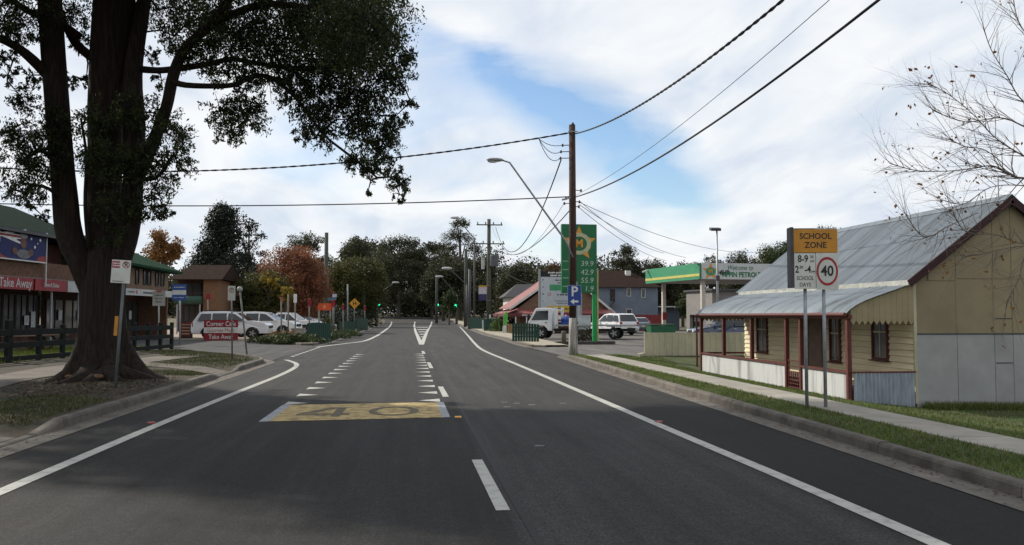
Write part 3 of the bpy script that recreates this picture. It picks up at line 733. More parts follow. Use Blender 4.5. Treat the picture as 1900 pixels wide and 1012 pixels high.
# windows and door on the street face
def window(y0, y1, z0, z1, mat=maroon):
    w = MB(); x = CW - .04
    for y in (y0, y1): w.box((x, y, (z0 + z1) / 2), (.07, .05, z1 - z0 + .07))
    for z in (z0, z1): w.box((x, (y0 + y1) / 2, z), (.072, y1 - y0 - .05, .05))
    o = cb('window', mat, w)
    p = MB(); p.box((CW - .025, (y0 + y1) / 2, (z0 + z1) / 2), (.02, y1 - y0 - .07, z1 - z0 - .07)); p.v = [(a - CW, q - CY0, z + .3) for a, q, z in p.v]; p.build('pane', pane, o)
    s = MB(); s.box((CW - .04, (y0 + y1) / 2, (z0 + z1) / 2), (.025, y1 - y0 - .07, .04)); s.box((CW - .041, (y0 + y1) / 2, (z0 + z1) / 2), (.022, .03, z1 - z0 - .07)); s.v = [(a - CW, q - CY0, z + .3) for a, q, z in s.v]; s.build('sash_bar', cream_trim, o)
    l = MB(); l.box((CW - .07, (y0 + y1) / 2, z0 - .05), (.13, y1 - y0 + .12, .03)); l.v = [(a - CW, q - CY0, z + .3) for a, q, z in l.v]; l.build('sill', mat, o)
window(19.95, 20.62, .62, 1.95); window(27.15, 27.95, .5, 1.95); window(22.3, 22.85, .45, 1.95)
d = MB(); d.box((CW - .03, 23.75, 1.0), (.05, .85, 1.98)); do = cb('door', M('brown_door', (.13, .09, .06), .6, .2, 4), d)
for y in (23.28, 24.22):
    f_ = MB(); f_.box((CW - .04 - CW, y - CY0, 1.3), (.07, .08, 2.05)); f_.build('door_frame', maroon, do)
hnd = MB(); hnd.ball((-.075, 24.08 - CY0, 1.28), .03); hnd.build('handle', steel, do)
# downpipe post at the far corner and a vent pipe on the ridge
b = MB(); b.tube([(9.9, CY1 + .16, 1.68), (9.9, CY1 + .16, -.1)], .035, 8); cb('downpipe', maroon, b)
b = MB(); b.tube([(13.9, CY0 + .15, APEX), (13.9, CY0 + .15, APEX + .55)], .012, 6); cb('aerial', steel, b)

# ------------------------------------------------------------------ school zone sign
orange = M('faded_orange_sign', (.50, .22, .025), .5, .12, 3)
sign_white = M('sign_white', (.56, .57, .52), .5, .1, 3)
ink = flat('sign_black', (.02, .02, .02), .5); red = flat('sign_red', (.34, .022, .03), .5); blue = flat('sign_blue', (.02, .055, .26), .5)
green_s = flat('sign_green', (.01, .14, .055), .45); wht = flat('print_white', (.68, .68, .66), .55)
ss = thing('school_zone_sign', 'orange and white SCHOOL ZONE speed sign on two grey posts before the cottage', 'road sign', (6.88, 14.12, .1), R(-9))
def spost(x): 
    b = MB(); b.tube([(x, .05, -.2), (x, .05, 2.95)], .033, 10); return b
spost(-.17).build('post', steel, ss, smooth=True); spost(.17).build('post', steel, ss, smooth=True)
bz, tz, wL, wR = 2.08, 3.12, -.40, .40
case = MB(); case.box((-.205, 0, (bz + tz) / 2 + .02), (.43, .10, tz - bz)); case.box((-.43, .045, (bz + tz) / 2 + .03), (.06, .24, tz - bz + .02)); case.build('lamp_case', dark_steel, ss, bevel=.012)
b = MB(); b.box((.205, 0, (bz + tz) / 2 + .02), (.40, .04, tz - bz + .0)); b.build('back_plate', steel, ss)
b = MB(); b.box((0, -.056, 2.915), (.80, .012, .41)); p1 = b.build('zone_panel', orange, ss, bevel=.004)
b = MB(); b.box((-.20, -.056, 2.39), (.39, .012, .62)); p2 = b.build('times_panel', sign_white, ss, bevel=.004)
b = MB(); b.box((.205, -.054, 2.385), (.40, .012, .64)); p3 = b.build('speed_panel', sign_white, ss, bevel=.004)
text('SCHOOL', .145, (0, -.064, 2.995), ink, p1, bold=.002); text('ZONE', .145, (0.0, -.064, 2.84), ink, p1, bold=.002)
text('8-9', .17, (-.235, -.064, 2.60), ink, p2, sx=.85, bold=.003); text('30', .07, (-.075, -.064, 2.635), ink, p2); text('AM', .055, (-.07, -.064, 2.56), ink, p2)
text('2', .17, (-.345, -.064, 2.415), ink, p2, sx=.85, bold=.003); text('30', .07, (-.27, -.064, 2.455), ink, p2); text('-4', .17, (-.15, -.064, 2.415), ink, p2, sx=.85, bold=.003); text('PM', .055, (-.05, -.064, 2.375), ink, p2)
text('SCHOOL', .10, (-.20, -.064, 2.265), ink, p2, sx=.78); text('DAYS', .10, (-.20, -.064, 2.15), ink, p2, sx=.85)
def ring_mesh(c, r0, r1, y, n=40, sz=1.0):
    v = []
    for i in range(n):
        a = 2 * math.pi * i / n
        for r in (r0, r1): v.append((c[0] + r * math.cos(a), y, c[1] + r * math.sin(a) * sz))
    return MB().add(v, [(2 * i, 2 * i + 1, (2 * i + 3) % (2 * n), (2 * i + 2) % (2 * n)) for i in range(n)])
ring_mesh((.205, 2.385), .195, .160, -.0625, sz=1.28).build('red_ring', red, p3)
text('40', .25, (.205, -.063, 2.385), ink, p3, sx=.92, bold=.005)

# ------------------------------------------------------------------ utility poles
wood = M('pole_timber', (.055, .032, .024), .9, .3, 5, .8, 25, stretch=(4, 4, .4))
wood_grey = M('weathered_pole', (.10, .095, .075), .9, .25, 5, .6, 25, stretch=(4, 4, .4))
white_wood = M('whitewashed_timber', (.20, .185, .165), .9, .3, 4, .8, 20, stretch=(5, 5, .5), col2=(.46, .44, .40), thr=(.35, .6))
ceramic = flat('insulator', (.06, .035, .03), .3); cable_mat = flat('cable_black', (.02, .02, .022), .7)
PX, PY = 6.52, 34.7
pole = thing('utility_pole', 'brown timber power pole with whitewashed foot at the petrol station driveway', 'power pole', (PX, PY, .06))
b = MB(); b.tube([(0, 0, 1.52), (.0, 0, 5), (-.01, 0, 9.47)], [.158, .15, .132], 16); b.build('shaft', wood, pole, smooth=True)
b = MB(); b.tube([(0, 0, -.1), (0, 0, .5), (0, 0, 1.0), (0, 0, 1.525)], [.20, .185, .172, .165], 16, mod=lambda i, a: 1 + .03 * math.sin(3 * a + i)); b.build('painted_foot', white_wood, pole, smooth=True)
b = MB(); b.tube([(.12, -.12, .1), (.13, -.11, 3.0)], .035, 8); b.build('conduit', steel, pole)
b = MB(); b.ball((.02, 0, 9.50), (.07, .05, .05)); b.bar((.03, 0, 9.5), (.02, 0, 9.58), .03, .05); b.build('pole_cap', black, pole)
def insul(px, py, s=.05):
    p = at(px, py, PY); q = Vector((p.x - PX, 0, p.z - .06)); m = MB()
    m.lathe([(.0, -.06), (s, -.05), (s * .6, -.02), (s, 0), (s * .6, .03), (s * .8, .05), (0, .07)], (q.x, q.y, q.z), 10)
    return m, q
for px, py in ((1044, 270), (1041, 282), (1040, 294), (1078, 354), (1047, 378), (1075, 375), (1074, 384), (1050, 369)):
    m_, q = insul(px, py); m_.bar(q, (0, 0, q.z + .02), .03, .03); m_.build('insulator', ceramic, pole, smooth=True)
b = MB(); b.bar((-.45, -.06, 6.35), (.1, -.06, 6.50), .07, .07); b.build('cross_bracket', steel, pole); b = MB(); b.bar((-.2, -.14, 9.17), (.2, -.14, 9.17), .04, .04); b.build('cross_bracket', steel, pole)
# lamp arm
p0, p1_, p2_ = at(1048, 447, PY), at(945, 303, PY), at(932, 299, PY)
lp = lambda p, y=0: (p.x - PX, y, p.z - .06)
b = MB(); b.tube([(-.02, -.13, p0.z - .75), lp(p0, -.13), lp(p1_, -.13), lp(p2_, -.13)], [.045, .042, .036, .034], 8); arm = b.build('lamp_arm', steel, pole, smooth=True)
h = at(918, 298, PY); b = MB(); b.ball((h.x - PX, -.13, h.z - .06), (.36, .15, .085), 14, 8); lh = b.build('lamp_head', M('lamp_grey', (.28, .28, .28), .4, .1), arm, smooth=True)
b = MB(); b.ball((h.x - PX - .10, -.13, h.z - .135), (.21, .11, .05), 12, 6); b.build('lamp_bowl', M('lamp_bowl', (.55, .56, .55), .15, .05), arm, smooth=True)
# parking sign fixed to the pole: hung from it, so its own thing
pk = thing('parking_sign', 'blue parking sign with white P and left arrow on the power pole', 'road sign', (PX + .02, PY - .22, 2.08))
b = MB(); b.box((0, 0, .42), (.56, .012, .82)); b.build('plate', M('sign_border', (.25, .3, .5), .5), pk, bevel=.004)
b = MB(); b.box((0, -.008, .42), (.53, .006, .79)); pp = b.build('face', blue, pk)
text('P', .56, (0, -.014, .56), wht, pp, bold=.012)
b = MB(); b.poly([(-.17, -.013, .17), (-.02, -.013, .29), (-.02, -.013, .21), (.16, -.013, .21), (.16, -.013, .13), (-.02, -.013, .13), (-.02, -.013, .05)]); b.build('arrow', wht, pp)

# cables: sagging spans
def cable(name, label, pts, r, twist=0.0, group=None, n=6, mat=None):
    P = [Vector(p) for p in pts]
    m = MB()
    if twist:
        L_ = 0; S = [0]
        for a, b_ in zip(P, P[1:]): L_ += (b_ - a).length; S.append(L_)
        for k in range(2):
            Q = []; 
            for i, p in enumerate(P):
                d = (P[min(i + 1, len(P) - 1)] - P[max(0, i - 1)]).normalized(); u = d.cross(Vector((0, 0, 1))).normalized(); v_ = u.cross(d)
                a = 2 * math.pi * S[i] / twist + k * math.pi; Q.append(p + (u * math.cos(a) + v_ * math.sin(a)) * r * .75)
            m.tube(Q, r, 5)
    else: m.tube(P, r, n)
    o = m.build(name, mat or cable_mat, smooth=True); tag(o, label, 'cable', group); return o
def span(a, b, sag, k=24):
    a, b = Vector(a), Vector(b); return [a + (b - a) * (i / k) - Vector((0, 0, 4 * sag * (i / k) * (1 - i / k))) for i in range(k + 1)]
def through(a, b, mid_, k=24):
    """parabola a..b passing near mid"""
    a, b, mid_ = Vector(a), Vector(b), Vector(mid_); t = (mid_ - a).length / ((mid_ - a).length + (b - mid_).length)
    q = (mid_ - a * (1 - t) - b * t); return [a + (b - a) * (i / k) + q * ((i / k) * (1 - i / k) / (t * (1 - t))) for i in range(k + 1)]
def fine_span(tab, k=110):
    P = smooth3([Vector(p) for p in tab], max(2, k // (len(tab) - 1))); return P
def smooth3(P, k=8):
    out = []
    for i in range(len(P) - 1):
        a, b, c, d = P[max(0, i - 1)], P[i], P[i + 1], P[min(len(P) - 1, i + 2)]
        for j in range(k):
            t = j / k; out.append(.5 * ((2 * b) + (c - a) * t + (2 * a - 5 * b + 4 * c - d) * t * t + (3 * b - a - 3 * c + d) * t ** 3))
    out.append(P[-1]); return out
top = Vector((PX + .12, PY - .1, 9.15)); mid = Vector((PX + .1, PY - .12, 6.53))
cable('overhead_cable', 'thick twisted black cable rising from the pole top to the upper right', span(top, (6.9, -6.5, 9.3), 1.72, 260), .021, .75)
cable('overhead_cable', 'heavy smooth black cable rising to the upper right from mid pole', span(mid, (7.4, -6.0, 9.0), 1.40, 40), .024)
cable('overhead_wire', 'thin wire between the two thick cables at the upper right', span((PX + .1, PY - .1, 6.6), (7.15, -6, 9.4), 1.1, 40), .007)
cable('overhead_cable', 'upper twisted cable crossing the street from pole top to the big tree', span((PX - .12, PY - .02, 9.2), (-30.5, 38.5, 9.4), 1.75, 220), .023, .8)
cable('overhead_cable', 'lower smooth cable crossing the street from mid pole to the big tree', span((PX - .15, PY - .02, 6.55), (-31, 38, 6.8), .55, 40), .024)

ss.scale = (.93, 1, .985)
# ------------------------------------------------------------------ foliage builders
def leaf_quads(centres, size, asp, droop=.0, jit=.4, rng=RNG):
    """diamond leaves at centres; returns (n*4,3)"""
    n = len(centres)
    d = rng.normal(size=(n, 3)); d[:, 2] -= droop; d /= np.linalg.norm(d, axis=1)[:, None]
    r = rng.normal(size=(n, 3)); w = np.cross(d, r); w /= np.linalg.norm(w, axis=1)[:, None] + 1e-9
    s = size * rng.uniform(1 - jit, 1 + jit, n)
    a = centres - d * (s / 2)[:, None]; b = centres + d * (s / 2)[:, None]; w = w * (s * asp / 2)[:, None]; c = centres - d * (s * .06)[:, None]
    return np.stack([a, c - w, b, c + w], 1).reshape(-1, 3)
def sprig_cloud(c, r, n_sprig, per, droop=.6, spread=.28, rng=RNG, flatten=1.0):
    """points clustered along short drooping sprigs inside a ball"""
    d = rng.normal(size=(n_sprig, 3)); d /= np.linalg.norm(d, axis=1)[:, None]; rad = r * rng.random(n_sprig) ** .45
    base = np.array(c) + d * rad[:, None] * np.array([1, 1, flatten])
    out = rng.normal(size=(n_sprig, 3)) * .6 + d; out[:, 2] -= droop; out /= np.linalg.norm(out, axis=1)[:, None]
    t = rng.random((n_sprig, per)); L = r * .55
    p = base[:, None, :] + out[:, None, :] * (t * L)[:, :, None] + rng.normal(size=(n_sprig, per, 3)) * (r * spread * .5)
    return p.reshape(-1, 3)

# ------------------------------------------------------------------ the big street tree
TY = 21.7
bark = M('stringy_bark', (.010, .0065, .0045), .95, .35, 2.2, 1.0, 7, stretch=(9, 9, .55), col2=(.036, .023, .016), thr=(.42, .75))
bark_red = M('scraped_bark', (.13, .07, .038), .9, .3, 8, .6, 20)
tb = at(192, 706, TY); TX = tb.x
big = thing('street_tree', 'huge dark multi-trunked street tree with buttressed roots and drooping foliage', 'tree', (TX, TY, .18))
def tp(px, py, dy=0.0):
    p = at(px, py, TY + dy); return Vector((p.x - TX, dy, p.z - .18))
SC = TY / 1600 * 1.0
NODES = []
def tlimb(tab, n=12, ridge=.06):
    P = smooth3([tp(a, b, d) for a, b, r, d in tab], 4); rr = []
    for (a, b) in zip(tab, tab[1:]): rr += [(a[2] + (b[2] - a[2]) * j / 4) * SC for j in range(4)]
    rr.append(tab[-1][2] * SC); NODES.extend(P[2:])
    m = MB(); m.tube(P, rr, n, mod=lambda i, a: 1 + ridge * math.sin(5 * a + i * .3) + ridge * .6 * math.sin(9 * a - i * .5)); return m
# trunk with root flare
nr = 72; prof = [(-.25, 1.25), (0, 1.06), (.10, .92), (.25, .76), (.5, .66), (.85, .56), (1.3, .52), (1.8, .50), (2.3, .49), (2.8, .47), (3.2, .36)]
v = []; f = []; rg = random.Random(4); ph = [rg.uniform(0, 6.28) for _ in range(6)]
for i, (z, r) in enumerate(prof):
    fl = max(0, 1 - z / 1.4)
    cx = -.02 * z - .03 * math.sin(z)
    for j in range(nr):
        a = 2 * math.pi * j / nr
        k = 1 + fl * (.20 * math.sin(3 * a + ph[0]) + .16 * math.sin(5 * a + ph[1]) + .10 * math.sin(8 * a + ph[2])) + .035 * math.sin(11 * a + z * 1.2 + ph[3]) + .025 * math.sin(19 * a - z * 2 + ph[4])
        ex = 1.0
        v.append((cx + r * k * math.cos(a) * ex, r * k * math.sin(a) * .92, z))
for i in range(len(prof) - 1):
    for j in range(nr): f.append((i * nr + j, i * nr + (j + 1) % nr, (i + 1) * nr + (j + 1) % nr, (i + 1) * nr + j))
f.append(tuple((len(prof) - 1) * nr + j for j in range(nr)))
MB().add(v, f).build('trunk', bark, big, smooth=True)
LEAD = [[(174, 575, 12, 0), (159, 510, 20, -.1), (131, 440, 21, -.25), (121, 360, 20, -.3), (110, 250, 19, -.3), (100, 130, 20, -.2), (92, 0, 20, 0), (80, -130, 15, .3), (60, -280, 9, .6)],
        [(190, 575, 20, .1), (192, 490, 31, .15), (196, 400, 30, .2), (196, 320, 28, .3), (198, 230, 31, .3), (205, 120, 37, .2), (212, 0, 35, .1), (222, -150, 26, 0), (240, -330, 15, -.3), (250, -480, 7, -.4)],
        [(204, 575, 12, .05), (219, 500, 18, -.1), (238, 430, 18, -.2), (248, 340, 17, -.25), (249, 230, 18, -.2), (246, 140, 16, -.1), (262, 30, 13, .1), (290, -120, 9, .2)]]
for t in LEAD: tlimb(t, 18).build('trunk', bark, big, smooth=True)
LIMBS = [[(250, 345, 11, -.2), (285, 262, 11, -.5), (308, 200, 10, -.7), (322, 140, 10, -.8), (345, 90, 9, -.9), (392, 45, 7, -1.0), (440, -20, 7, -1.1), (520, -90, 5, -1.0)],
         [(240, 127, 7, .0), (290, 131, 6, -.2), (335, 127, 6, -.5), (395, 118, 5, -.8), (430, 110, 4.5, -1.0), (490, 120, 4, -1.2), (570, 128, 5, -1.4), (660, 120, 3, -1.5)],
         [(318, 150, 6, -.8), (345, 158, 5, -.9), (410, 160, 4.5, -1.1), (440, 156, 4.5, -1.3), (470, 142, 4.2, -1.4), (505, 145, 3.8, -1.6), (545, 178, 3.2, -1.8), (575, 215, 2.6, -1.9), (600, 250, 2, -2.0), (650, 290, 2.2, -2.1), (700, 330, 1.5, -2.2)],
         [(98, 150, 10, -.2), (62, 112, 9, -.6), (25, 84, 7, -.9), (-30, 60, 6, -1.3), (-110, 20, 4, -1.6)],
         [(150, 70, 7, .2), (105, 40, 8, 0), (50, 20, 6, .5), (0, -20, 4, .8)],
         [(175, 110, 9, .3), (140, 80, 8, .4), (112, 30, 5, .5)],
         [(215, 60, 11, .2), (260, 10, 8, .7), (330, -50, 6, 1.2), (430, -110, 4, 1.6)],
         [(218, -60, 11, 0), (150, -170, 7, .8), (60, -250, 4, 1.4)], [(226, -140, 9, 0), (330, -250, 6, -.8), (430, -320, 3, -1.2)],
         [(392, 45, 7, -1), (480, 10, 6, -1.6), (570, 15, 5, -2.0), (650, 40, 3.5, -2.3), (715, 90, 2.5, -2.4), (745, 160, 1.6, -2.4)],
         [(122, 330, 6, -.3), (80, 280, 4, -.7), (40, 300, 3, -.9)], [(125, 380, 5, -.3), (90, 350, 3, -.8), (40, 340, 2, -1.0)],
         [(165, 460, 4, -.4), (158, 380, 3.2, -.5), (160, 290, 2.6, -.6), (150, 220, 2, -.7)], [(250, 330, 5, -.3), (290, 330, 3.5, -.7), (320, 290, 2.5, -.9)]]
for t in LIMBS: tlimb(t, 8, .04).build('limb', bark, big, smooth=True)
# surface roots
rg = random.Random(9)
for a, L_, r0 in ((-22, 1.15, .24), (-48, 1.1, .24), (-80, 1.2, .22), (-112, 1.3, .26), (-140, 1.1, .22), (178, 1.0, .2), (150, 1.0, .2), (30, 1.1, .22), (70, 1.4, .2)):
    a = R(a); P = []; rr = []
    for i in range(7):
        t = i / 6; d = .58 + L_ * t; w = .22 * math.sin(t * 4 + a * 3)
        P.append((d * math.cos(a) - w * math.sin(a), d * math.sin(a) + w * math.cos(a), .22 * (1 - t) ** 2 - .05 - .12 * t)); rr.append(r0 * (1 - .75 * t))
    m = MB(); m.tube(P, rr, 9, mod=lambda i, q: 1 + .1 * math.sin(3 * q + i)); m.build('root', bark, big, smooth=True)
for px, py, s in ((182, 699, .12), (128, 699, .09)):
    p = tp(px, py, -.98 if px > 150 else -.8); m = MB(); m.ball(p, (s, .10, s * .5), 10, 6); m.build('root_scar', bark_red, big, smooth=True)
if False: m = MB(); m.tube([tp(147, 590, -.5), tp(152, 545, -.56), tp(150, 505, -.55)], [.05, .11, .06], 8); m.build('bark_strip', M('torn_bark', (.10, .05, .028), .95, .3, 6, .8, 20, stretch=(6, 6, .6)), big, smooth=True)
# foliage masses: (px, py, radius px, depth)
BL = [(380, 30, 65, 0), (460, 20, 75, -1), (540, 30, 78, -1.6), (620, 25, 78, -2), (682, 25, 55, -2.2), (430, 88, 50, -1), (500, 88, 62, -1.6), (580, 92, 70, -2), (660, 90, 66, -2.3), (705, 108, 45, -2.4), (722, 58, 32, -2.5), (735, 145, 32, -2.4), (692, 170, 44, -2.2), (622, 150, 50, -1.8), (560, 148, 36, -1.6), (762, 190, 15, -2.4), (744, 108, 22, -2.4),
      (408, 205, 30, -1.2), (455, 222, 38, -1.3), (438, 188, 30, -1.2), (425, 245, 25, -1.3), (470, 198, 24, -1.3),
      (572, 205, 34, -1.9), (602, 240, 34, -2), (645, 222, 40, -2.1), (692, 232, 42, -2.2), (702, 280, 34, -2.3), (664, 290, 28, -2.1), (722, 255, 26, -2.3), (560, 250, 18, -1.9), (540, 175, 28, -1.7), (600, 190, 34, -1.9), (500, 150, 34, -1.5), (450, 140, 30, -1.2), (400, 130, 30, -1.0), (370, 90, 34, -.8), (650, 185, 36, -2.0), (735, 215, 24, -2.3),
      (705, 318, 22, -2.2), (742, 345, 22, -2.3), (745, 322, 14, -2.3), (668, 312, 18, -2.2), (742, 362, 13, -2.3), (682, 358, 6, -2.3),
      (40, 180, 28, -.8), (62, 250, 45, -.8), (30, 300, 38, -.9), (92, 290, 38, -.6), (28, 352, 26, -1), (72, 340, 34, -.8), (100, 222, 32, -.7), (18, 245, 20, -1), (50, 382, 14, -1), (15, 140, 16, -1), (78, 400, 12, -.8),
      (172, 225, 38, -.9), (186, 290, 32, -1), (240, 205, 34, -.8), (292, 205, 28, -.9), (312, 250, 40, -1), (328, 300, 32, -1), (292, 340, 38, -.9), (262, 300, 36, -1), (205, 300, 45, -1.1), (282, 385, 28, -.8), (250, 395, 26, -.9), (200, 380, 30, -1), (210, 440, 22, -.9), (312, 225, 24, .6), (340, 262, 20, .4), (310, 392, 16, -.7),
      (30, 62, 34, -.8), (62, 18, 46, -.4), (140, 18, 40, .8), (292, 18, 40, .9), (322, 68, 32, .4), (282, 105, 18, .6), (148, 78, 22, .8), (18, 108, 20, -.8), (130, 150, 20, .8), (350, 110, 24, -.6), (8, 30, 30, .5), (350, 20, 40, 1.2), (300, 150, 18, .4), (160, 150, 16, .9), (60, 140, 18, .6)]
rg = random.Random(12)
UP = []
for i in range(105):      # the rest of the crown, above the picture's edge
    a = rg.uniform(0, 6.28); q = math.sqrt(rg.random()); UP.append((70 + 660 * q * math.cos(a), -200 - 420 * rg.random() * (1 - .55 * q), rg.uniform(70, 105), 6.5 * q * math.sin(a)))
for i in range(60):      # crown continuing past the left edge
    UP.append((rg.uniform(-420, -90), rg.uniform(-260, 260), rg.uniform(60, 95), rg.uniform(-1, 7)))
for i in range(6):      # depth behind and before the visible masses
    px, py, r, d = BL[rg.randrange(17)]; BL.append((px + rg.uniform(-40, 40), min(py, 110) - rg.uniform(10, 60), r * .9, d + rg.choice((-1, 1)) * rg.uniform(1.5, 3.5)))
tg = MB(); rg = random.Random(31); order = sorted([b_ for b_ in BL if b_[1] > -120], key=lambda q: min((tp(q[0], q[1], q[3]) - k).length for k in NODES))
for px, py, r, d in order:
    c = tp(px, py, d); k = min(NODES, key=lambda q: (q - c).length + .25 * max(0, c.z - q.z))
    mid_ = k.lerp(c, .5) + Vector((rg.gauss(0, .08), rg.gauss(0, .08), .10)); tg.tube([k, mid_, c], [.028, .02, .010], 5, caps=False); NODES.extend([mid_, c])
    for j in range(7):
        e = c + Vector((rg.gauss(0, 1), rg.gauss(0, 1), rg.gauss(-.25, .9))).normalized() * r * SC * rg.uniform(.7, 1.15); tg.tube([c, c.lerp(e, .5) + Vector((0, 0, .04)), e], [.010, .007, .003], 4, caps=False)
tg.build('twigs', bark, big, recalc=False)['kind'] = 'stuff'
pts = []
for px, py, r, d in BL:
    p = tp(px, py, d); rad = r * SC * .96; dens = 1.08 if (px > 350 and py < 130) else 1.1
    ns = max(6, int(52 * dens * (rad / .55) ** 2)); per = 26
    pts.append(sprig_cloud(p, rad * .92, ns, per, .7, .22, flatten=.95))
pts = np.concatenate(pts)
big_leaf = leaf_mat('street_tree_leaves', [(.012, .020, .008), (.022, .034, .012), (.040, .054, .017), (.09, .095, .026)], .52, .5)
np_mesh('foliage', leaf_quads(pts, .088, .36, .9), 4, big_leaf, big)['kind'] = 'stuff'
pts = []
for px, py, r, d in UP:
    p = tp(px, py, d); rad = r * SC; pts.append(sprig_cloud(p, rad, int(30 * (rad / .9) ** 2), 20, .6, .3))
np_mesh('foliage', leaf_quads(np.concatenate(pts), .22, .36, .6), 4, big_leaf, big)['kind'] = 'stuff'

# ------------------------------------------------------------------ bare autumn tree at the right edge
BY = 12.6
bx = at(2010, 780, BY)
bare = thing('bare_tree', 'nearly leafless autumn tree reaching in front of the cottage gable', 'tree', (bx.x, BY, -.2))
def bp_(px, py, dy=0.0):
    p = at(px, py, BY + dy); return Vector((p.x - bx.x, dy, p.z + .2))
twig_mat = M('grey_twig', (.15, .115, .095), .9, .25, 6, .3, 40)
rg = random.Random(21); leaf_pts = []; SB = BY / 1600
tw = MB()
def grow(p, d, L, r, lev):
    """recursive twigs"""
    k = max(3, int(L / .16)); P = [p.copy()]; cur = p.copy(); dd = d.copy()
    for i in range(k):
        dd = (dd + Vector((rg.gauss(0, .12), rg.gauss(0, .12), rg.gauss(0.015, .12)))).normalized(); cur = cur + dd * (L / k); P.append(cur.copy())
    tw.tube(P, [r * (1 - .72 * i / k) for i in range(k + 1)], 4 if lev > 1 else 5, caps=False)
    if lev >= 4 or (lev == 3 and rg.random() < .45):
        if rg.random() < .03: leaf_pts.append(P[-1])
        return
    for i in range(1, k + 1):
        if rg.random() < (.85 if lev < 2 else .66):
            s = rg.choice((-1, 1)); ax = Vector((rg.gauss(0, .5), rg.gauss(0, 1), rg.gauss(0, .5))).normalized()
            nd = (Matrix.Rotation(s * rg.uniform(.45, .95), 3, ax) @ dd); nd = (nd + Vector((-.12, 0, .16))).normalized()
            grow(P[i], nd, L * rg.uniform(.35, .62), r * .5 * (1 - .4 * i / k), lev + 1)
    if rg.random() < .15: leaf_pts.append(P[-1])
MAIN = [[(2005, 330, 9, 0), (1900, 331, 8, 0), (1872, 323, 7.5, 0), (1839, 308, 4.5, 0), (1772, 317, 3.4, .1), (1703, 317, 2.4, .2), (1650, 303, 1.4, .2)],
        [(1980, 330, 8, .2), (1900, 290, 6, .3), (1847, 256, 4.5, .4), (1805, 212, 3, .5), (1758, 174, 2.2, .5), (1720, 155, 1.2, .5)],
        [(1990, 280, 7, -.2), (1900, 235, 5, -.3), (1856, 219, 4, -.3), (1790, 226, 2.6, -.4), (1730, 205, 1.6, -.4)],
        [(1985, 250, 7, .3), (1900, 190, 5, .3), (1868, 140, 4, .3), (1838, 90, 2.6, .4), (1822, 40, 1.3, .4)],
        [(1990, 200, 7, -.1), (1930, 100, 5, 0), (1890, 40, 3.2, .1), (1878, -20, 1.8, .1)],
        [(1990, 360, 7, -.3), (1900, 345, 4, -.4), (1838, 348, 2.6, -.5), (1790, 378, 1.6, -.6), (1750, 372, 1, -.6)],
        [(2000, 440, 6, -.5), (1900, 452, 3.2, -.6), (1850, 436, 2.4, -.7), (1795, 432, 1.8, -.8), (1770, 400, 1.2, -.8)],
        [(2000, 465, 5, -.3), (1900, 457, 2.6, -.3), (1840, 468, 2, -.4), (1786, 478, 1.6, -.4)],
        [(1990, 500, 4, -.6), (1910, 470, 2.4, -.7), (1890, 520, 1.6, -.8), (1868, 560, 1, -.8)],
        [(1880, 320, 3.5, .1), (1830, 280, 2.4, 0), (1790, 272, 1.8, -.1), (1762, 258, 1.1, -.1)],
        [(1815, 395, 2.0, -.6), (1760, 420, 1.6, -.7), (1715, 440, 1.3, -.7), (1680, 398, .8, -.7)]]
for tab in MAIN:
    P = smooth3([bp_(a, b, d) for a, b, r, d in tab], 5); rr = []
    for a, b in zip(tab, tab[1:]): rr += [max(.007, (a[2] + (b[2] - a[2]) * j / 5) * SB * .28) for j in range(5)]
    rr.append(.005); m = MB(); m.tube(P, rr, 6); m.build('limb', twig_mat, bare, smooth=True)
    for i in range(5, len(P)):
        for q in range(2):
            if rg.random() < .8:
                d = (P[i] - P[i - 1]).normalized(); ax = Vector((rg.gauss(0, .4), rg.gauss(0, 1), rg.gauss(0, .4))).normalized()
                nd = Matrix.Rotation(rg.choice((-1, 1)) * rg.uniform(.4, 1.0), 3, ax) @ d; nd = (nd + Vector((0, 0, .15))).normalized()
                grow(P[i], nd, rg.uniform(.35, .75), rr[i] * .55 + .001, 1)
    leaf_pts += [P[-1]] * 2
# the part of the crown beyond the frame
for i in range(9):
    a = rg.uniform(-1.2, 1.2); s = bp_(2005, 420 - 40 * i, 0); m = MB()
    e = s + Vector((rg.uniform(1.0, 2.6), rg.uniform(-1.5, 1.8), rg.uniform(.6, 2))); m.tube([s, s.lerp(e, .5) + Vector((0, 0, .25)), e], [.05, .035, .012], 6); m.build('limb', twig_mat, bare, smooth=True)
    grow(e, (e - s).normalized(), .9, .012, 1)
m = MB(); m.tube([(0, 0, -.1), (.02, 0, 1), (-.03, 0, 2.2), bp_(2004, 420), bp_(2005, 300), bp_(1995, 150), bp_(1985, 20)], [.17, .14, .12, .10, .075, .05, .02], 10); m.build('trunk', twig_mat, bare, smooth=True)
tw.build('twigs', twig_mat, bare, recalc=False)['kind'] = 'stuff'
lp_ = []
for p in leaf_pts:
    for _ in range(rg.choice((0, 0, 1, 2))): lp_.append((p.x + rg.gauss(0, .035), p.y + rg.gauss(0, .03), p.z + rg.gauss(0, .03)))
rust = leaf_mat('rust_leaves', [(.15, .06, .02), (.25, .11, .035), (.33, .18, .06)], .5, .7)
np_mesh('foliage', leaf_quads(np.array(lp_), .06, .62, .3), 4, rust, bare)['kind'] = 'stuff'

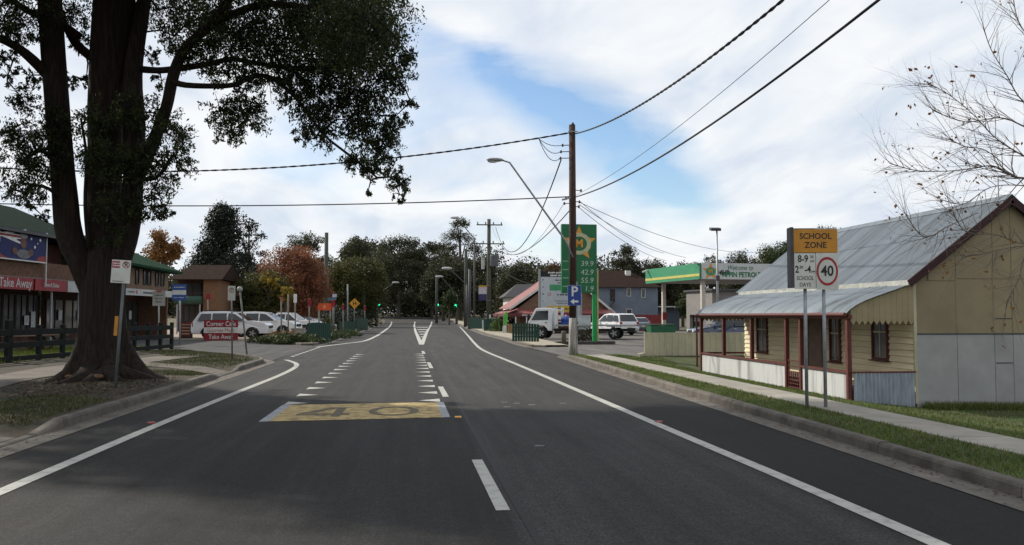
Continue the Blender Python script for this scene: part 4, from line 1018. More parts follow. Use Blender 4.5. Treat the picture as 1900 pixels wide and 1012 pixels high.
# ------------------------------------------------------------------ trees down the street
GUM = leaf_mat('gum_leaves', [(.019, .024, .012), (.031, .037, .017), (.05, .054, .025), (.082, .076, .039)], .3)
PINE = leaf_mat('pine_needles', [(.007, .012, .008), (.011, .018, .011), (.018, .027, .014)], .15)
RED = leaf_mat('red_leaves', [(.13, .048, .026), (.19, .075, .038), (.26, .115, .052)], .35)
ORG = leaf_mat('orange_leaves', [(.13, .06, .018), (.20, .095, .026), (.27, .14, .04)], .35)
YEL = leaf_mat('yellow_leaves', [(.17, .12, .015), (.27, .19, .025), (.33, .24, .04)], .35)
OLI = leaf_mat('olive_leaves', [(.035, .042, .012), (.055, .06, .016), (.09, .08, .02)], .3)
MID = leaf_mat('green_leaves', [(.025, .04, .014), (.04, .06, .02), (.06, .08, .028)], .3)
gum_bark = M('gum_bark', (.11, .095, .08), .9, .3, 2, .4, 10)
def tree(name, label, px0, px1, ytop, Y, mat, ybot=None, shape='round', dens=1.0, seed=1, leaf=None, group=None, lean=0.0, skirt=.25, bark_=None):
    c = at((px0 + px1) / 2, ytop, Y); a = at(px0, ytop, Y); b = at(px1, ytop, Y); rad = (b.x - a.x) / 2
    base = hz(c.x, Y) - .1; H = c.z - base; rgn = np.random.default_rng(seed); rr = random.Random(seed)
    if ybot is not None: zb = at((px0 + px1) / 2, ybot, Y).z - base
    else: zb = H * skirt
    t = thing(name, label, 'tree', (c.x, Y, base), 0, group)
    leaf = (leaf or max(.22, Y / 420.0)) * .74; cl = []
    ch = H - zb
    if shape == 'gum':       # separate clumps on forking limbs
        n = int(26 * dens)
        for i in range(n):
            u = rr.random(); z = zb + ch * (.12 + .80 * u); w = rad * (.35 + .75 * math.sin(math.pi * min(1, .15 + .75 * u)))
            a_ = rr.uniform(0, 6.28); q = math.sqrt(rr.random()); cl.append((w * q * math.cos(a_), w * q * math.sin(a_), z, rad * rr.uniform(.20, .36)))
        cl.append((0, 0, zb + ch * .93, rad * .3))
    elif shape == 'pine':
        n = int(44 * dens)
        for i in range(n):
            u = (i + rr.random()) / n; z = zb + ch * u * .97; w = rad * (1.0 - .78 * u ** 1.6) * (.75 + .35 * rr.random()); a_ = rr.uniform(0, 6.28); q = rr.random() ** .45
            cl.append((w * q * math.cos(a_), w * q * math.sin(a_), z, rad * rr.uniform(.16, .30)))
    else:
        n = int(38 * dens)
        for i in range(n):
            d = Vector((rr.gauss(0, 1), rr.gauss(0, 1), rr.gauss(0, 1))).normalized() * rr.random() ** .33
            cl.append((d.x * rad * .84, d.y * rad * .84, zb + ch * (.5 + .42 * d.z), min(rad, ch) * rr.uniform(.20, .34)))
    P = []
    for x, y, z, r in cl:
        ns = max(5, int(8.5 * (r / leaf) ** 1.4)); P.append(sprig_cloud((x + lean * z, y, z), r, ns, 6, .1, .34, rgn, .5 if shape == 'gum' else .75))
    P = np.concatenate(P)
    np_mesh('crown', leaf_quads(P, leaf * .9, .75, .1, .45, rgn), 4, mat, t)['kind'] = 'stuff'
    tr = MB(); r0 = max(.12, H * .02); tr.tube([(0, 0, -.2), (lean * H * .3, 0, H * .3), (lean * H * .6, 0, H * .62), (lean * H * .9, 0, H * .9)], [r0 * 1.3, r0, r0 * .7, r0 * .2], 8)
    for x, y, z, r in cl[::3]:
        z0 = max(.15 * H, z - .30 * H); tr.tube([(lean * z0, 0, z0), (x * .55 + lean * z, y * .55, z - .08 * H), (x + lean * z, y, z)], [r0 * .45, r0 * .3, r0 * .1], 5)
    tr.build('trunk', bark_ or gum_bark, t, smooth=True)
    return t
FAR = 'trees along the end of the street'
tree('pine_tree', 'tall near-black conifer behind the brick building with brown roof', 345, 488, 381, 112, PINE, 600, 'pine', 2.2, 2, .34)
tree('pine_tree', 'open dark conifer crown poking out beside the near-black conifer', 425, 500, 402, 118, PINE, 600, 'gum', 1.0, 33, .34)
tree('autumn_tree', 'orange-leaved tree above the green roofed shop', 268, 345, 420, 96, ORG, 500, 'round', 1.0, 3, .26)
tree('autumn_tree', 'rusty red tree in the middle of the car park', 478, 612, 451, 86, RED, 600, 'round', 1.9, 4, .24)
tree('autumn_tree', 'olive and yellow tree between the dark conifer and red tree', 432, 540, 494, 80, OLI, 600, 'round', 1.4, 5, .24)
tree('autumn_tree', 'small bright yellow tree in front of the red tree', 517, 548, 526, 77, YEL, 570, 'round', .8, 6, .18)
tree('autumn_tree', 'golden tuft of a tree beside the olive tree', 480, 520, 500, 79, YEL, 555, 'round', .7, 61, .2)
tree('gum_tree', 'grey-green gum rising behind the red tree', 532, 612, 431, 150, GUM, 570, 'gum', 2.2, 7, group=FAR)
tree('gum_tree', 'clumpy dark gum standing between the two street poles at left', 622, 704, 437, 172, GUM, 590, 'gum', 2.6, 8, group=FAR)
tree('street_side_tree', 'rounded olive green tree above the yellow diamond sign', 598, 722, 472, 122, OLI, 596, 'round', 2.4, 9, group=FAR)
tree('gum_tree', 'broad dark gum at the far end of the road', 690, 792, 438, 238, GUM, 588, 'gum', 2.6, 10, group=FAR)
tree('gum_tree', 'dark gum just right of the far end of the road', 765, 838, 446, 246, GUM, 588, 'gum', 2.0, 11, group=FAR)
tree('gum_tree', 'tallest sparse gum with open sky between its leaf clumps', 816, 892, 405, 205, GUM, 520, 'gum', 1.1, 12, .42, group=FAR)
tree('gum_tree', 'dense gum below the tallest sparse gum', 780, 866, 470, 200, GUM, 588, 'round', 2.0, 13, group=FAR)
tree('gum_tree', 'dark bushy gum behind the second power pole', 856, 934, 479, 196, GUM, 590, 'gum', 2.2, 14, group=FAR)
tree('gum_tree', 'dark rounded tree above the red roofed shop', 915, 1008, 483, 178, GUM, 592, 'round', 2.0, 15, group=FAR)
tree('gum_tree', 'dark tree behind the white shop directory board', 975, 1062, 490, 168, GUM, 592, 'round', 2.0, 16, group=FAR)
tree('autumn_tree', 'brown-leaved tree left of the green price sign', 1006, 1052, 480, 100, leaf_mat('brown_leaves', [(.06, .035, .018), (.10, .055, .025), (.14, .08, .035)], .3), 560, 'round', .9, 17, .24)
tree('gum_tree', 'umbrella shaped gum above the grey-blue building', 1132, 1192, 451, 122, GUM, 560, 'gum', 1.9, 18, .28, group='trees behind the petrol station')
tree('gum_tree', 'low dark gum between umbrella gum and green canopy', 1180, 1246, 470, 128, GUM, 590, 'round', 2.4, 19, .3, group='trees behind the petrol station')
tree('gum_tree', 'dark tree row end just above the green canopy', 1232, 1300, 483, 126, GUM, 590, 'round', 2.4, 20, .3, group='trees behind the petrol station')
tree('gum_tree', 'gum tree behind the petrol station floodlight', 1285, 1352, 474, 124, GUM, 590, 'gum', 2.6, 21, .3, group='trees behind the petrol station')
tree('gum_tree', 'wide dark gum above the petrol welcome banner', 1338, 1425, 463, 112, GUM, 590, 'round', 2.6, 22, .28, group='trees behind the petrol station')
tree('leafy_tree', 'leafy green tree rising behind the cottage roof', 1405, 1500, 440, 62, MID, 560, 'round', 2.0, 23, .17)
tree('leafy_tree', 'small sprays of leaves showing above the school sign', 1478, 1572, 422, 58, MID, 560, 'gum', 2.2, 24, .16)
tree('leafy_tree', 'low green tree seen under the petrol canopy', 1258, 1330, 535, 92, MID, 606, 'round', 1.2, 25, .22)
tree('street_side_tree', 'small upright green tree beside the far traffic light', 816, 852, 530, 150, MID, 590, 'round', .9, 26, .3, group=FAR)
# the wood that closes the view, one mass
P = []; rgn = np.random.default_rng(77); rr = random.Random(77)
for i in range(190):
    px = rr.uniform(-120, 1560); Y = rr.uniform(250, 330); q = at(px, 585, Y); base = hz(q.x, Y); h_ = rr.uniform(12, 19) if px < 620 or px > 900 else rr.uniform(15, 25)
    for k in range(5):
        P.append(sprig_cloud((q.x + rr.gauss(0, 2.4), Y + rr.gauss(0, 2), base + h_ * rr.uniform(.08, .92)), rr.uniform(2.2, 3.8), 70, 6, .2, .5, rgn, .8))
o = np_mesh('treeline', leaf_quads(np.concatenate(P), .75, .7, .2, .4, rgn), 4, GUM); o['kind'] = 'stuff'; tag(o, 'dark wooded skyline closing the end of the street', 'trees')
# ------------------------------------------------------------------ shops on the left
brick_mat = M('red_brick', (.12, .064, .042), .9, .25, 5, .4, 40)
brick_d = M('dark_brick', (.07, .036, .026), .9, .25, 5, .4, 40)
orange_brick = M('orange_brick', (.16, .085, .045), .9, .2, 5, .4, 40)
green_roof = M('green_roof', (.009, .020, .0145), 1.0, .18, 3, .2, 10, spec=.02)
green_roof2 = M('pale_green_roof', (.018, .042, .026), 1.0, .18, 3, .2, 10, spec=.02)
brown_roof = M('brown_tile', (.032, .021, .018), 1.0, .25, 4, .5, 20, spec=.02)
dark_frame = flat('dark_window_frame', (.03, .022, .02), .6)
shop_glass = glass_mat('shop_glass', (.045, .05, .05), .12)
trim_w = M('trim_white', (.55, .55, .53), .6, .1, 4)
sign_red = M('fascia_red', (.22, .014, .02), .5, .12, 3)
sign_cream = M('fascia_white', (.36, .37, .37), .5, .1, 3)
def smudge(parent, x, z, w, h, y, mat, seed=1):
    '''a line of print too small to read'''
    r_ = random.Random(seed); q = x - w / 2; m = MB()
    while q < x + w / 2 - h * .3:
        d = r_.uniform(.35, .8) * h; m.box((q + d / 2, y, z + r_.uniform(-.05, .05) * h), (d, .004, h * r_.uniform(.6, 1))); q += d + h * r_.choice((.14, .14, .2, .5))
    m.build('print', mat, parent)
wht_dim = flat('shaded_print_white', (.42, .40, .40), .6)  # print white dimmed: shopfront shade put into the lettering colour
AL = R(84.0); OX, OY = -18.95, 42.5
def tpx(px):
    d = ray(px, 585); u = Vector((math.cos(AL), math.sin(AL)))
    # O + u t = d s
    det = u.x * (-d.y) + d.x * u.y; return ((-OX) * (-d.y) - (-d.x) * (-OY)) / det if abs(det) > 1e-9 else 0
def frame_window(parent, x0, x1, z0, z1, y, mats=(dark_frame, shop_glass), bars=1, name='window'):
    w = MB(); t = .06
    for x in (x0, x1): w.box((x, y, (z0 + z1) / 2), (t, .08, z1 - z0 + t))
    for z in (z0, z1): w.box(((x0 + x1) / 2, y, z), (x1 - x0 - t, .08, t))
    for i in range(1, bars): w.box((x0 + (x1 - x0) * i / bars, y, (z0 + z1) / 2), (t * .7, .07, z1 - z0 - t))
    o = w.build(name, mats[0], parent)
    p = MB(); p.box(((x0 + x1) / 2, y + .02, (z0 + z1) / 2), (x1 - x0 - .02, .02, z1 - z0 - .02)); p.build('pane', mats[1], o); return o
shA = thing('takeaway_shop', 'two-storey brick take away shop with red awning signs and green roof', 'shop', (OX, OY, .2), AL)
a0, a1 = tpx(-150), tpx(172)
def A(mb, name, mat, parent=shA, **k): return mb.build(name, mat, parent, **k)
b = MB(); b.box(((a0 + a1) / 2, 1.25, 3.32), (a1 - a0, 2.6, .08)); A(b, 'awning', M('awning_soffit', (.14, .13, .12), .8), bevel=.01)
segs = [(-150, -62, sign_red, ''), (-60, 57, sign_red, 'Take Away'), (60, 119, sign_red, 'Burgers & Chicken'), (121, 172, sign_cream, '')]
for p0, p1, mt, s in segs:
    x0, x1 = tpx(p0), tpx(p1); b = MB(); b.box(((x0 + x1) / 2, -.06, 3.02), (x1 - x0 - .03, .08, .58)); o = A(b, 'awning_sign', mt)
    if s == 'Take Away': text(s, .62, (x1 - .15, -.105, 3.02), wht_dim, o, align='RIGHT', bold=.008)
    elif s: text(s, .30, ((x0 + x1) / 2, -.105, 3.02), wht_dim, o, sx=.66, bold=.006)
b = MB(); b.box(((a0 + a1) / 2, 3.2, 1.6), (a1 - a0, .2, 3.2)); A(b, 'wall', brick_d)
k = 12
for i in range(k):
    x0 = a0 + (a1 - a0) * i / k + .05; x1 = a0 + (a1 - a0) * (i + 1) / k - .05
    frame_window(shA, x0, x1, .55 if i % 4 else .05, 2.6, 3.02, bars=2, name='shop_window')
rg = random.Random(8)
poster = M('poster_paper', (.50, .52, .52), .7, .3, 8)
for i in range(13):
    x = a0 + (a1 - a0) * rg.random(); w_ = rg.uniform(.3, .6); b = MB(); b.box((x, 2.93, rg.uniform(1.1, 1.9)), (w_, .01, rg.uniform(.5, .9))); A(b, 'poster', poster)
for px in (-40, 100, 150):
    b = MB(); b.tube([(tpx(px), .15, -.2), (tpx(px), .15, 2.75)], .06, 8); A(b, 'awning_post', steel)
b = MB(); b.box(((a0 + a1) / 2, .16, 3.75), (a1 - a0, .24, .82)); A(b, 'parapet', brick_mat)
b = MB(); b.box(((a0 + a1) / 2, 1.95, 4.7), (a1 - a0, .2, 2.3)); A(b, 'upper_wall', M('maroon_boards', (.075, .026, .022), .8, .2, 4, stretch=(4, 4, 1)))
for px in (82, 118): frame_window(shA, tpx(px), tpx(px + 26), 4.35, 5.4, 1.84)
ze = 5.62
b = MB(); b.add([(a0, -.35, ze - .1), (a1, -.35, ze - .1), (a1, 4.6, ze + 2.0), (a0, 4.6, ze + 2.0), (a0, 9.5, ze - .1), (a1, 9.5, ze - .1), (a0, -.35, ze - .22), (a1, -.35, ze - .22), (a0, 9.5, ze - .22), (a1, 9.5, ze - .22)], [(0, 1, 3 - 1, 3), (3, 2, 5, 4), (0, 6, 7, 1), (4, 5, 9, 8), (6, 8, 9, 7), (0, 3, 4, 8, 6), (1, 7, 9, 5, 2)]); A(b, 'roof', green_roof)
b = MB(); b.box(((a0 + a1) / 2, -.4, ze - .14), (a1 - a0, .08, .14)); A(b, 'gutter', dark_steel)
# printed banner on the balcony
f0, f1 = tpx(-75), tpx(76); fz0, fz1 = 4.16, 5.62
ban = thing('flag_banner', 'blue Australian flag banner with a figure printed on it above the take away awning', 'banner', (OX + math.cos(AL) * f0 + .1 * math.sin(AL), OY + math.sin(AL) * f0 - .1 * math.cos(AL), .2), AL)
fw = f1 - f0
b = MB(); b.box((fw / 2, -.05, (fz0 + fz1) / 2), (fw, .03, fz1 - fz0)); fb = b.build('cloth', M('flag_blue', (.012, .018, .09), .7, .15, 4), ban)
b = MB(); b.box((fw / 2, -.07, fz0 - .03), (fw + .05, .06, .06)); b.box((fw + .03, -.07, 4.3), (.06, .06, 2.7)); b.build('frame', trim_w, ban)
def star(cx, cz, r, y, n=7, q=.45): 
    return [(cx + (r if i % 2 == 0 else r * q) * math.sin(math.pi * i / n), y, cz + (r if i % 2 == 0 else r * q) * math.cos(math.pi * i / n)) for i in range(2 * n)]
def fx(px): return tpx(px) - f0
pz = lambda py: 1.5 + (585 - py) / 1600 * 44.6 * .985
sm = MB()
for px, py, r in ((56, 439, .11), (65, 449, .12), (60, 456, .06), (55, 463, .11), (18, 452, .22), (48, 449, .09)): sm.poly(star(fx(px), pz(py), r, -.070))
sm.build('stars', wht, fb)
ux0, ux1, uz0, uz1 = fx(-72), fx(38), fz0 + .72, fz1 - .02
b = MB()
for q in ((ux0, uz0, ux1, uz1), (ux0, uz1, ux1, uz0)): b.bar((q[0], -.072, q[1]), (q[2], -.072, q[3]), .004, .10, (0, 0, 1))
b.box(((ux0 + ux1) / 2, -.073, (uz0 + uz1) / 2), (ux1 - ux0, .004, .20)); b.box(((ux0 + ux1) / 2, -.0735, (uz0 + uz1) / 2), (.22, .004, uz1 - uz0)); b.build('flag_cross', wht, fb)
b = MB(); b.box(((ux0 + ux1) / 2, -.077, (uz0 + uz1) / 2), (ux1 - ux0, .003, .11)); b.box(((ux0 + ux1) / 2, -.0775, (uz0 + uz1) / 2), (.12, .003, uz1 - uz0)); b.build('flag_cross', sign_red, fb)
b = MB(); b.poly([(fx(-75), -.071, fz0), (fx(5), -.071, fz0), (fx(-20), -.071, fz0 + .3), (fx(-75), -.071, fz0 + .35)]); b.poly([(fx(58), -.071, fz0), (fw, -.071, fz0), (fw, -.071, fz0 + .32), (fx(62), -.071, fz0 + .22)]); b.build('red_edge', sign_red, fb)
def disc(cx, cz, rx, rz, y, n=18): return [(cx + rx * math.cos(2 * math.pi * i / n), y, cz + rz * math.sin(2 * math.pi * i / n)) for i in range(n)]
fg = MB(); fg.poly(disc(fx(34), pz(478), .62, .22, -.080)); fg.build('printed_shirt', M('print_grey', (.14, .14, .15), .7, .3, 9), fb)
fg = MB(); fg.poly(disc(fx(33), pz(458), .27, .30, -.084)); fg.poly(disc(fx(17), pz(474), .22, .16, -.085)); fg.poly(disc(fx(47), pz(474), .24, .16, -.085)); fg.build('printed_figure', M('print_skin', (.12, .062, .045), .7, .3, 9), fb)
fg = MB(); fg.poly(disc(fx(33), pz(445), .33, .16, -.088)); fg.build('printed_hat', M('print_hat', (.26, .27, .29), .7, .3, 9), fb)

shB = thing('corner_shop', 'brick shop with white fascia sign and green hipped roof behind the big tree', 'shop', (OX, OY, .2), AL)
b0, b1 = tpx(174), tpx(328)
b = MB(); b.box(((b0 + b1) / 2, -.06, 2.95), (b1 - b0, .08, .42)); o = A(b, 'awning_sign', sign_cream, shB)
smudge(o, tpx(240), 2.95, 1.1, .14, -.104, ink, 3); smudge(o, tpx(275), 2.95, 2.2, .14, -.104, ink, 4); b = MB(); b.poly(disc(tpx(250), 2.96, .12, .14, -.103)); b.build('emblem', red, o)
b = MB(); b.box(((b0 + b1) / 2, 1.2, 2.9), (b1 - b0, 2.4, .08)); A(b, 'awning', M('awning_soffit2', (.2, .2, .19), .8), shB)
b = MB(); b.box(((b0 + b1) / 2, 2.9, 1.45), (b1 - b0, .2, 2.9)); A(b, 'wall', brick_d, shB)
for i in range(6):
    x0 = b0 + (b1 - b0) * i / 6 + .05; x1 = b0 + (b1 - b0) * (i + 1) / 6 - .05
    frame_window(shB, x0, x1, .5 if i % 3 else .05, 2.4, 2.74, bars=2, name='shop_window')
for i in range(5):
    b = MB(); b.box((b0 + (b1 - b0) * (.12 + .19 * i), 2.66, 1.5), (.4, .01, .6)); A(b, 'poster', poster, shB)
b = MB(); b.box(((b0 + b1) / 2, .75, 4.05), (b1 - b0, .2, 1.7)); A(b, 'upper_wall', M('brown_render', (.17, .115, .08), .85, .2, 3), shB)
b = MB(); b.box((b1 + .02, 4.0, 2.4), (.2, 6.6, 4.9)); A(b, 'end_wall', brick_mat, shB)
for px in (268, 282, 290, 304, 314): frame_window(shB, tpx(px), tpx(px + 5.5), 3.55, 4.72, .62)
rz = 4.85
b = MB(); b.add([(b0, -.15, rz), (b1 + .6, -.15, rz - .25), (b1 + .6, 8, rz - .25), (b0, 8, rz), (b0, 3.9, rz + 2.1), (b1 - 2.6, 3.9, rz + 1.7), (b0, -.15, rz - .15), (b1 + .6, -.15, rz - .40), (b1 + .6, 8, rz - .40), (b0, 8, rz - .15)], [(0, 1, 5, 4), (1, 2, 5), (2, 3, 4, 5), (0, 6, 7, 1), (1, 7, 8, 2), (2, 8, 9, 3), (6, 9, 8, 7), (0, 4, 3, 9, 6)]); A(b, 'roof', green_roof2, shB)

cC = at(405, 600, 74); cL = at(322, 600, 74)
shC = thing('brick_building', 'orange brick building with brown tiled roof and dark balcony behind the white wagon', 'building', (cC.x, 74, .3))
w = cC.x - cL.x
b = MB(); b.box((-.62, 4, 2.2), (1.24, 8, 4.4)); A(b, 'wall', orange_brick, shC)
b = MB(); b.box((-w / 2 - .64, 4.6, 2.2), (w - 1.26, 7, 4.4)); A(b, 'wall', brick_d, shC)
b = MB(); b.box((-w / 2 - .64, .6, 2.75), (w - 1.26, 1.0, .12)); b.box((-w / 2 - .64, .12, 3.2), (w - 1.26, .05, .08)); A(b, 'balcony', dark_frame, shC)
frame_window(shC, -w + .5, -1.7, 3.0, 4.1, 1.05, bars=2); frame_window(shC, -w + .5, -1.7, .4, 2.2, 1.05, bars=3, name='shop_window')
b = MB(); b.add([(-w - .3, -.5, 4.35), (.35, -.5, 4.35), (.35, 8.5, 4.35), (-w - .3, 8.5, 4.35), (-w + .5, 3.4, 5.75), (.35, 3.4, 5.75)], [(0, 1, 5, 4), (1, 2, 5), (2, 3, 4, 5), (3, 0, 4), (0, 3, 2, 1)]); A(b, 'roof', brown_roof, shC)
b = MB(); b.tube([(-3.3 + i * .4, -.35, 2.62) for i in range(6)], .36, 10); A(b, 'canopy', M('green_canvas', (.03, .07, .05), .8, .15), shC)
for x in (-3.2, -1.4): 
    b = MB(); b.tube([(x, -.4, -.2), (x, -.4, 2.5)], .06, 8); A(b, 'post', steel, shC)

# ------------------------------------------------------------------ dark timber fence before the shops
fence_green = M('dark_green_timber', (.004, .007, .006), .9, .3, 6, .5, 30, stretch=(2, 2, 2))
F0, F1 = gnd(-150, 690, .15), gnd(320, 648, .15)
fen = thing('timber_fence', 'low dark green post and rail fence between footpath and shops', 'fence', (F0.x, F0.y, .12), math.atan2(F1.y - F0.y, F1.x - F0.x))
FL = (F1 - F0).length
def tfp(px):
    d = ray(px, 600); u = (F1 - F0).normalized(); det = u.x * (-d.y) + d.x * u.y
    return ((-F0.x) * (-d.y) - (-d.x) * (-F0.y)) / det
posts = [(-140, .16), (-60, .16), (17, .30), (73, .17), (117, .18), (165, .16), (218, .15), (250, .16), (275, .15), (298, .15), (319, .17)]
for px, wd in posts:
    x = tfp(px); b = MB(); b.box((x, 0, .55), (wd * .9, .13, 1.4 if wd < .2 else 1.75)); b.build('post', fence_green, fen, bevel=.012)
xs = [tfp(p[0]) for p in posts]
for a, c in zip(xs, xs[1:]):
    for z, h_ in ((1.02, .20), (.62, .18), (.18, .16)):
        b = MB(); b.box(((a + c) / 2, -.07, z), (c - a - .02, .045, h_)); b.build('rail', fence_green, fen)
# picnic tables / clutter behind the fence
tblm = M('old_timber', (.10, .055, .035), .9, .25, 5)
for px, Y in ((45, 36.5), (88, 38)):
    p = at(px, 640, Y); t = thing('picnic_table', 'brown picnic table behind the fence, %s the trunk' % ('further from' if px < 60 else 'next to'), 'table', (p.x, Y, .12), R(75), 'picnic tables')
    b = MB(); b.box((0, 0, .74), (1.7, .75, .05)); b.build('top', tblm, t, bevel=.01)
    for s in (-1, 1):
        b = MB(); b.box((0, s * .68, .45), (1.7, .26, .045)); b.build('seat', tblm, t, bevel=.01)
        b = MB(); b.bar((s * .6, -.55, 0), (s * .6, .3, .74), .05, .09); b.bar((s * .6, .55, 0), (s * .6, -.3, .74), .05, .09); b.box((s * .6, 0, .42), (.04, 1.5, .08)); b.build('leg', tblm, t)

# ------------------------------------------------------------------ right side: beige fence, petrol station, shops
beige = M('beige_colorbond', (.50, .46, .33), .55, .1, 2.0, island=.05)
cf = thing('metal_fence', 'beige ribbed sheet-metal fence between the driveway and cottage', 'fence', (9.54, 34.75, -.05), R(-1.5))
for i in range(8):
    v = []; x0 = .03 + .80 * i; zs = (.04, 1.0)
    prof = [(0, 0), (.05, 0), (.07, .03), (.13, .03), (.15, 0), (.31, 0), (.33, .03), (.39, .03), (.41, 0), (.57, 0), (.59, .03), (.65, .03), (.67, 0), (.79, 0)]
    for x, y in prof: v += [(x0 + x, -y, zs[0]), (x0 + x, -y, zs[1])]
    MB().add(v, [(2 * k, 2 * k + 2, 2 * k + 3, 2 * k + 1) for k in range(len(prof) - 1)]).build('fence_sheet', beige, cf)
for x in (0, 2.43, 4.83, 6.43):
    b = MB(); b.box((x, .03, .5), (.06, .05, 1.05)); b.build('post', beige, cf)
b = MB(); b.box((3.2, .015, 1.01), (6.4, .05, .03)); b.build('rail', beige, cf)
ws = MB(); ws.prism([(-.5, 0), (.5, 0), (.46, .12), (-.46, .12)], 'Y', -.08, .08); o = ws.build('wheel_stop', M('pale_concrete', (.4, .36, .28), .9, .2, 4), loc=(9.25, 34.3, .03), rot=(0, 0, R(60))); tag(o, 'pale concrete block at the corner of the beige fence', 'wheel stop')

serv_green = M('servo_green', (.05, .24, .125), .4, .08, 2); serv_yel = M('servo_yellow', (.5, .45, .13), .4, .08); serv_grey = M('servo_soffit', (.36, .34, .32), .7, .1)
Cc = at(1301, 500, 54)
sv = thing('petrol_canopy', 'petrol station canopy with green and yellow fascia and white welcome banner', 'canopy', (Cc.x, 54, .03), R(-8) * -1)
# local x runs to the right along the white banner, local y away from the camera
CZ0, CZ1 = 4.0, 5.05; LX, LYc = 13.0, 8.7
b = MB(); b.box((LX / 2, LYc / 2, 4.4), (LX - .1, LYc - .1, .75)); b.build('deck', serv_grey, sv)
b = MB(); b.box((-.06, LYc / 2, (CZ0 + CZ1) / 2), (.12, LYc, CZ1 - CZ0)); g_ = b.build('green_fascia', serv_green, sv)
b = MB(); b.box((-.13, LYc / 2, CZ0 + .28), (.02, LYc, .17)); b.build('yellow_stripe', serv_yel, g_)
b = MB(); b.box((LX / 2, -.06, (CZ0 + CZ1) / 2), (LX, .12, CZ1 - CZ0)); w_ = b.build('white_fascia', M('banner_white', (.50, .51, .50), .5, .06), sv)
org = flat('star_orange', (.62, .27, .03), .5)
def star5(cx, cz, r, y, q=.42): return [(cx + (r if i % 2 == 0 else r * q) * math.sin(math.pi * i / 5), y, cz + (r if i % 2 == 0 else r * q) * math.cos(math.pi * i / 5)) for i in range(10)]
def spx(px):
    d = ray(px, 500); u = Vector((math.cos(R(8)), math.sin(R(8)))); det = u.x * (-d.y) + d.x * u.y
    return ((-Cc.x) * (-d.y) - (-d.x) * (-54)) / det
b = MB(); b.poly(star5(spx(1317), 4.50, .62, -.125)); b.build('star', org, w_)
b = MB(); b.poly(disc(spx(1317), 4.5, .36, .27, -.130)); b.build('star_disc', serv_green, w_)
text('M', .36, (spx(1317), -.135, 4.5), org, w_, bold=.01)
text('24HR', .42, (spx(1339), -.13, 4.42), ink, w_, sx=1.0, shear=.2, bold=.02)
text('Welcome to', .46, (spx(1371), -.13, 4.76), green_s, w_, shear=.35, sx=.8)
text('APPIN PETROLEUM', .45, (spx(1338.5), -.131, 4.30), green_s, w_, align='LEFT', sx=.88, bold=.014)
for lx, ly in ((.35, .5), (.6, LYc - 1.6), (LX - .8, .5), (LX - .8, LYc - 1.6)):
    b = MB(); b.box((lx, ly, 2.0), (.26, .26, 4.05)); c_ = b.build('column', M('column_cream', (.45, .41, .36), .6, .1), sv, bevel=.02)
    if ly > 2 and lx < 2: 
        b = MB(); b.box((lx, ly - .14, 1.6), (.32, .03, .55)); b.build('notice', sign_red, c_)
for lx in (-.05, 0): pass
b = MB(); b.bar((-.1, .3, CZ1 - .02), (-.55, -.1, CZ1 + .02), .12, .10); b.build('floodlight', trim_w, sv); b = MB(); b.bar((-.12, LYc - .4, CZ1 - .08), (-.6, LYc - .6, CZ1 - .2), .14, .10); b.build('floodlight', trim_w, sv)
for i, lx in enumerate((2.6, 6.8)):
    for j, ly in enumerate((2.2, 6.0)):
        p = Matrix.Rotation(R(8), 3, 'Z') @ Vector((lx, ly, 0)) + Vector((Cc.x, 54, .03))
        t = thing('fuel_pump', 'dark fuel pump under the petrol canopy, %s row, %s from the road' % (('front', 'back')[j], ('nearer', 'further')[i]), 'fuel pump', p, R(8), 'fuel pumps')
        b = MB(); b.box((0, 0, .85), (.75, .5, 1.7)); b.build('cabinet', black, t, bevel=.03)
        b = MB(); b.box((0, -.26, 1.35), (.5, .02, .3)); b.build('display', M('pump_display', (.3, .3, .3), .3), t)
        b = MB(); b.box((0, -.262, .7), (.6, .02, .35)); b.build('panel', serv_yel if i else serv_green, t)
kb = at(1322, 600, 72)
ki = thing('petrol_shop', 'grey petrol station shop behind the canopy columns', 'shop', (kb.x, 72, .03), R(8))
b = MB(); b.box((5.5, 2.5, 1.9), (11, 5, 3.8)); b.build('wall', M('kiosk_grey', (.20, .19, .18), .8, .12), ki)
b = MB(); b.box((2.4, -.06, 2.95), (1.9, .08, .5)); o = b.build('shop_sign', sign_cream, ki); b = MB(); b.box((3.7, -.07, 2.95), (.65, .08, .5)); b.build('shop_sign', serv_green, ki)
frame_window(ki, 1.5, 4.5, .6, 2.3, -.03, bars=3); frame_window(ki, 5, 8, .6, 2.3, -.03, bars=3)
b = MB(); b.box((5.5, 2.4, 3.86), (11.4, 5.6, .14)); b.build('roof', dark_steel, ki)
fl = at(1332, 600, 50)
fp = thing('floodlight_pole', 'slim grey floodlight pole in front of the petrol canopy', 'light pole', (fl.x, 50, .02))
b = MB(); b.tube([(0, 0, 0), (0, 0, 3.4), (0, 0, 6.75)], [.085, .07, .05], 10); b.build('shaft', steel, fp, smooth=True)
b = MB(); b.box((-.12, -.05, 6.84), (.62, .42, .17), rx=R(12)); b.build('lamp_head', dark_steel, fp, bevel=.03)
b = MB(); b.box((0, -.05, 3.9), (.22, .16, .3)); b.build('control_box', dark_steel, fp)
gb = at(1226, 610, 44)
t = thing('rubbish_skip', 'dark green skip bin peeking over the beige fence', 'bin', (gb.x, 44, .03)); b = MB(); b.prism([(-.6, 0), (.6, 0), (.66, 1.12), (-.66, 1.12)], 'Y', -.45, .45); b.build('tub', serv_green if False else flat('skip_green', (.012, .09, .04), .5), t); b = MB(); b.box((0, 0, 1.17), (1.36, .95, .06)); b.build('lid', flat('skip_lid', (.012, .07, .035), .5), t, bevel=.02)

